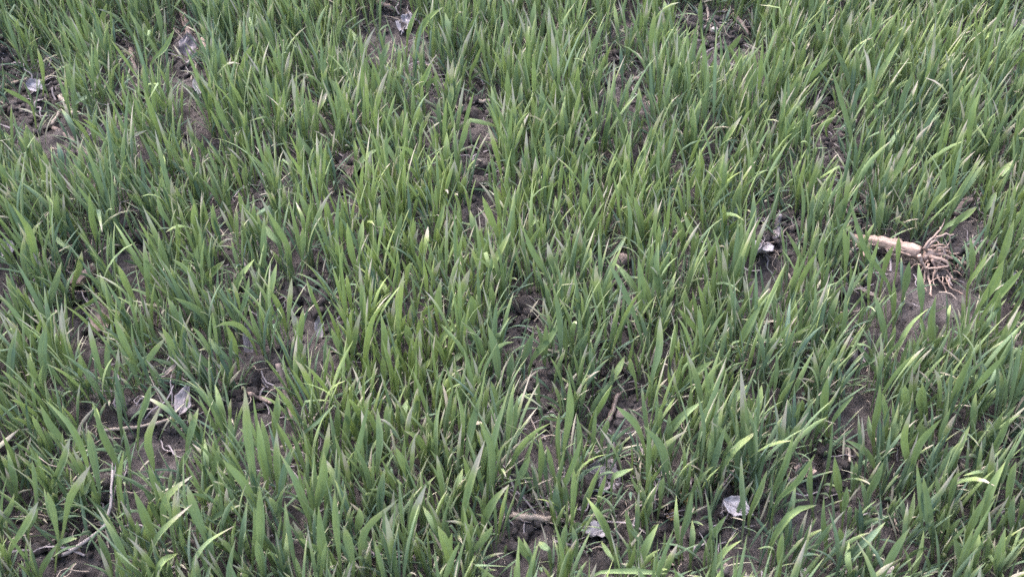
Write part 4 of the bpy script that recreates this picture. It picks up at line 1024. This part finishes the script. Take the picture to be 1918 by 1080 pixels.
stick([(1456, 448), (1458, 428), (1460, 402)], 15, M_GREY, 'plant_stalk', 'short pointed grey stalk standing above the crumpled white leaf', 'stalk', 'the pointed grey stalk', lifts=[.010, .016, .022], taper=.6)
stick([(1466, 504), (1474, 512), (1482, 522)], 6, M_STRAW, 'straw', 'short tan straw beside the crumpled white leaf', 'straw', None, h=.012)
stick([(706, 4), (728, 12), (740, 22)], 9, M_PINK, 'straw', 'pinkish straw lying above the whitish shredded husk', 'straw', None, h=.010)
stick([(582, 160), (574, 140), (590, 128)], 7, M_BROWN, 'twig', 'dark bent twig in a far gap below a pink pebble', 'twig', None, h=.010)
stick([(862, 1008), (880, 990), (905, 976)], 4, M_STRAW, 'straw', 'very thin straw left of the splintered stalk', 'straw', None, h=.010)
stick([(1230, 1040), (1255, 1052), (1262, 1058)], 5, M_STRAW, 'straw', 'tiny straw lying below the lower clod', 'straw', None, h=.006)
stick([(610, 545), (622, 552), (640, 560)], 4, M_STRAW, 'straw', 'wispy bleached straw across dark crumbly soil', 'straw', None, h=.012)
stick([(1604, 456), (1612, 466), (1620, 480)], 5, M_ROOT, 'twig', 'thin curved orange twig under the broken end of the corn stalk', 'twig', None, h=.014)

# --- stones and single clods
stone(1546, 266, 16, M_STONE, 'pebble', 'small white pebble in a far strip of bare soil', 'pebble', 'the white pebble', seed=1, rough=.2)
stone(1337, 58, 15, M_STONE, 'pebble', 'pale pink pebble in the far patch of bare soil', 'pebble', 'the pale pink pebble', seed=2, rough=.2)
stone(857, 58, 11, M_TAN, 'pebble', 'small reddish pebble half hidden by far blades', 'pebble', 'the reddish pebble', seed=3, rough=.25)
stone(575, 126, 12, M_STONE, 'pebble', 'small pinkish pebble beside a dark bent twig', 'pebble', None, seed=4, rough=.25)
stone(1192, 150, 15, M_TAN, 'pebble', 'squarish tan pebble in shaded far soil', 'pebble', 'the squarish tan pebble', seed=5, rough=.25)
stone(1162, 490, 34, M_TAN, 'stone', 'lumpy pinkish stone resting in an open soil patch', 'stone', 'the lumpy pinkish stone', seed=6, rough=.3)
stone(1165, 778, 30, M_TAN, 'soil_clod', 'rounded purplish clod under the short curved twig', 'clod', None, seed=7, rough=.3)
stone(1286, 1006, 46, M_TAN, 'soil_clod', 'tan grey soil clod under green blades below the round white leaf', 'clod', 'the tan grey clod', seed=8, rough=.35)
stone(1427, 405, 60, M_SOIL, 'soil_clod', 'big rounded grey clod left of the pointed grey stalk', 'clod', 'the big rounded clod', seed=9, rough=.36)
stone(980, 578, 48, M_SOIL, 'soil_clod', 'large dusty clod shaded by wheat in the middle of the field', 'clod', 'the large shaded clod', seed=10, rough=.36)
stone(905, 320, 44, M_SOIL, 'soil_clod', 'crumbly dark clod in the open soil gap of the far middle', 'clod', 'the crumbly dark clod', seed=11, rough=.45)
stone(1346, 1068, 36, M_TAN, 'soil_clod', 'smooth tan clod at the near edge below the tan grey clod', 'clod', None, seed=12, rough=.3)
stone(1508, 1074, 24, M_STONE, 'stone', 'pale stone at the near edge of the field', 'stone', 'the pale near stone', seed=13, rough=.22)
stone(262, 446, 40, M_SOIL, 'soil_clod', 'flat topped clod in the dim gap under arching blades', 'clod', 'the flat clod', seed=14, rough=.38)
stone(1665, 1068, 26, M_STONE, 'stone', 'second pale stone at the near edge behind tall blades', 'stone', None, seed=15, rough=.22)
stone(575, 555, 34, M_SOIL, 'soil_clod', 'crumbling clod in the dark patch below a wispy straw', 'clod', 'the crumbling clod', seed=16, rough=.42)
stone(1040, 700, 30, M_SOIL, 'soil_clod', 'rough clod at the foot of a tall blade in the open patch', 'clod', None, seed=17, rough=.42)
stone(1600, 486, 40, M_SOIL, 'soil_clod', 'dusty clod under the broken end of the corn stalk', 'clod', None, seed=18, rough=.40)

# --- crumbs of soil and scraps of straw that nobody would count
def scatter(name, label, n, pieces, mat, place, uvs=True):
    Vs, Fs, Us, off = [], [], [], 0
    for k in range(n):
        V, F, U = pieces[RNG.integers(len(pieces))]
        W = place(V)
        if W is None: continue
        Vs.append(W); Fs.append(F + off); Us.append(U); off += len(V)
    o = mesh_np(name, np.concatenate(Vs), np.concatenate(Fs), mat, np.concatenate(Us), None, smooth)
    tag(o, label, kind='stuff')

def ground_spots(n, share, spread):
    """n points: a share of them in and round the open patches, the rest anywhere in view"""
    k = int(n * share)
    G = np.array(GAPS)[RNG.integers(len(GAPS), size=k)]
    A = np.array([on_level(*q)[:2] for q in G[:, :2] + RNG.normal(size=(k, 2)) * G[:, 2:] * spread])
    B = np.stack([RNG.uniform(-1.2, 1.2, n - k), RNG.uniform(.6, 2.4, n - k)], -1)
    P = np.vstack([A, B])
    return np.column_stack([P, soil_z(P[:, 0], P[:, 1])])

def scatter(name, label, pieces, mat, spots, place, smooth=True):
    Vs, Fs, Us, off = [], [], [], 0
    for g in spots:
        V, F, U = pieces[RNG.integers(len(pieces))]
        Vs.append(place(V, g)); Fs.append(F + off); Us.append(U); off += len(V)
    o = mesh_np(name, np.concatenate(Vs), np.concatenate(Fs), mat, np.concatenate(Us), None, smooth)
    tag(o, label, kind='stuff')

def turn_z(V):
    a = RNG.uniform(0, 6.28); c, s = math.cos(a), math.sin(a)
    return np.stack([V[:, 0] * c - V[:, 1] * s, V[:, 0] * s + V[:, 1] * c, V[:, 2]], -1)

def crumb_set(detail, rough):
    out = []
    for k in range(10):
        V, F = lump(1.0, 30 + k + detail * 20, detail, rough, .8)
        out.append((V, np.array(F), np.zeros((len(V), 2))))
    return out

def crumb_place(lo, hi, p):
    def f(V, g):
        r = lo + (hi - lo) * RNG.random() ** p
        return turn_z(V * r) + g + np.array([0, 0, r * .3])
    return f
scatter('soil_clods', 'loose grey brown clods of soil between the plants', crumb_set(2, .6), M_SOIL, ground_spots(1900, .70, .75), crumb_place(.0042, .011, 2.0), False)
scatter('soil_crumbs', 'fine crumbs of dry soil between the plants', crumb_set(2, .55), M_SOIL, ground_spots(3600, .74, .75), crumb_place(.0012, .0048, 1.8), False)

scatter('soil_grit', 'sharp fine grit of dry soil between the plants', crumb_set(1, .5), M_SOIL, ground_spots(13000, .58, .85), crumb_place(.0009, .0030, 1.3), False)

def bits(rad, l0, l1, flat):
    out = []
    for k in range(14):
        ln = nudge(l0, l1)
        P = [(0, 0, 0), (ln * .35, nudge(-.12, .12) * ln, nudge(0, .18) * ln), (ln * .7, nudge(-.2, .2) * ln, nudge(0, .2) * ln), (ln, nudge(-.3, .3) * ln, 0)]
        V, F, U = tube(spline(P, 7), np.linspace(rad, rad * .5, 7), 5, False, .1, k, flat)
        out.append((np.array(V), np.array(F), np.array(U)))
    return out

def bit_place(V, g):
    t = RNG.uniform(-.3, .5)
    W = V * RNG.uniform(.6, 1.3)
    W = np.stack([W[:, 0] * math.cos(t) - W[:, 2] * math.sin(t), W[:, 1], W[:, 0] * math.sin(t) + W[:, 2] * math.cos(t)], -1)
    return turn_z(W) + g + np.array([0, 0, .003])
scatter('straw_litter', 'fine scraps of bleached straw strewn over the soil', bits(.0010, .012, .060, .6), M_STRAW, ground_spots(950, .45, .9), bit_place)
scatter('dead_blades', 'thin withered wheat blades lying on the soil', bits(.0016, .018, .055, .22), M_GREY, ground_spots(900, .45, .9), bit_place)

# ------------------------------------------------------------------ labels of the wheat plants: by look and by what they stand beside
def label_wheat():
    ORD = ['nearest', 'second', 'third', 'fourth', 'fifth', 'sixth', 'seventh', 'eighth', 'ninth', 'tenth', 'eleventh', 'twelfth',
           'thirteenth', 'fourteenth', 'fifteenth', 'sixteenth', 'seventeenth', 'eighteenth', 'nineteenth', 'twentieth'] + [f'{t}-{u}' for t in ('twenty', 'thirty') for u in ('first', 'second', 'third', 'fourth', 'fifth', 'sixth', 'seventh', 'eighth', 'ninth')]
    SIDE = {'r': 'right of', 'l': 'left of', 'b': 'behind', 'f': 'in front of'}
    PX = np.array([to_px(p.root) for _, p in WHEAT])
    cell = {}
    for k, (mx_, my_, nm) in enumerate(MARKS):
        d = PX - np.array([mx_, my_])
        dist = np.hypot(d[:, 0], d[:, 1] * 1.3)
        sec = np.where(np.abs(d[:, 0]) > np.abs(d[:, 1]) * 1.3, np.where(d[:, 0] > 0, 'r', 'l'), np.where(d[:, 1] > 0, 'f', 'b'))
        for s in 'rlbf':
            for rank, i in enumerate(sorted(np.where(sec == s)[0], key=lambda i: dist[i])):
                cell.setdefault(i, []).append((rank, dist[i], s, nm))
    used = set()
    for i, (o, p) in enumerate(WHEAT):
        tall = max(V[:, 2].max() for V, _, _ in p.leaves) - p.root[2]
        top = sorted(p.leaves, key=lambda q: -(q[0][-2, 2]))[:3]
        tint = np.mean([q[2][0] for q in top]); dry = max(q[2][1] for q in top)
        lean = np.mean([to_px(q[0][-2])[0] for q in top]) - PX[i][0]
        look = 'tall ' if tall > .17 else 'low ' if tall < .11 else ''
        look += 'bluish green' if tint < .42 else 'yellowish green' if tint > .66 else 'green'
        look += ' wheat plant'
        look += ' with bleached tip' if dry > .55 else ' leaning right' if lean > 34 else ' leaning left' if lean < -24 else ''
        for rank, dist, s, nm in sorted(cell[i], key=lambda q: (q[0] + q[1] / 160, q[1])):
            if (nm, s, rank) in used or rank >= len(ORD): continue
            used.add((nm, s, rank))
            o['label'] = f"{look}, {ORD[rank]} {SIDE[s]} {nm}"
            break
        o['category'] = 'wheat plant'
        o['group'] = 'young wheat plants in the field'

label_wheat()
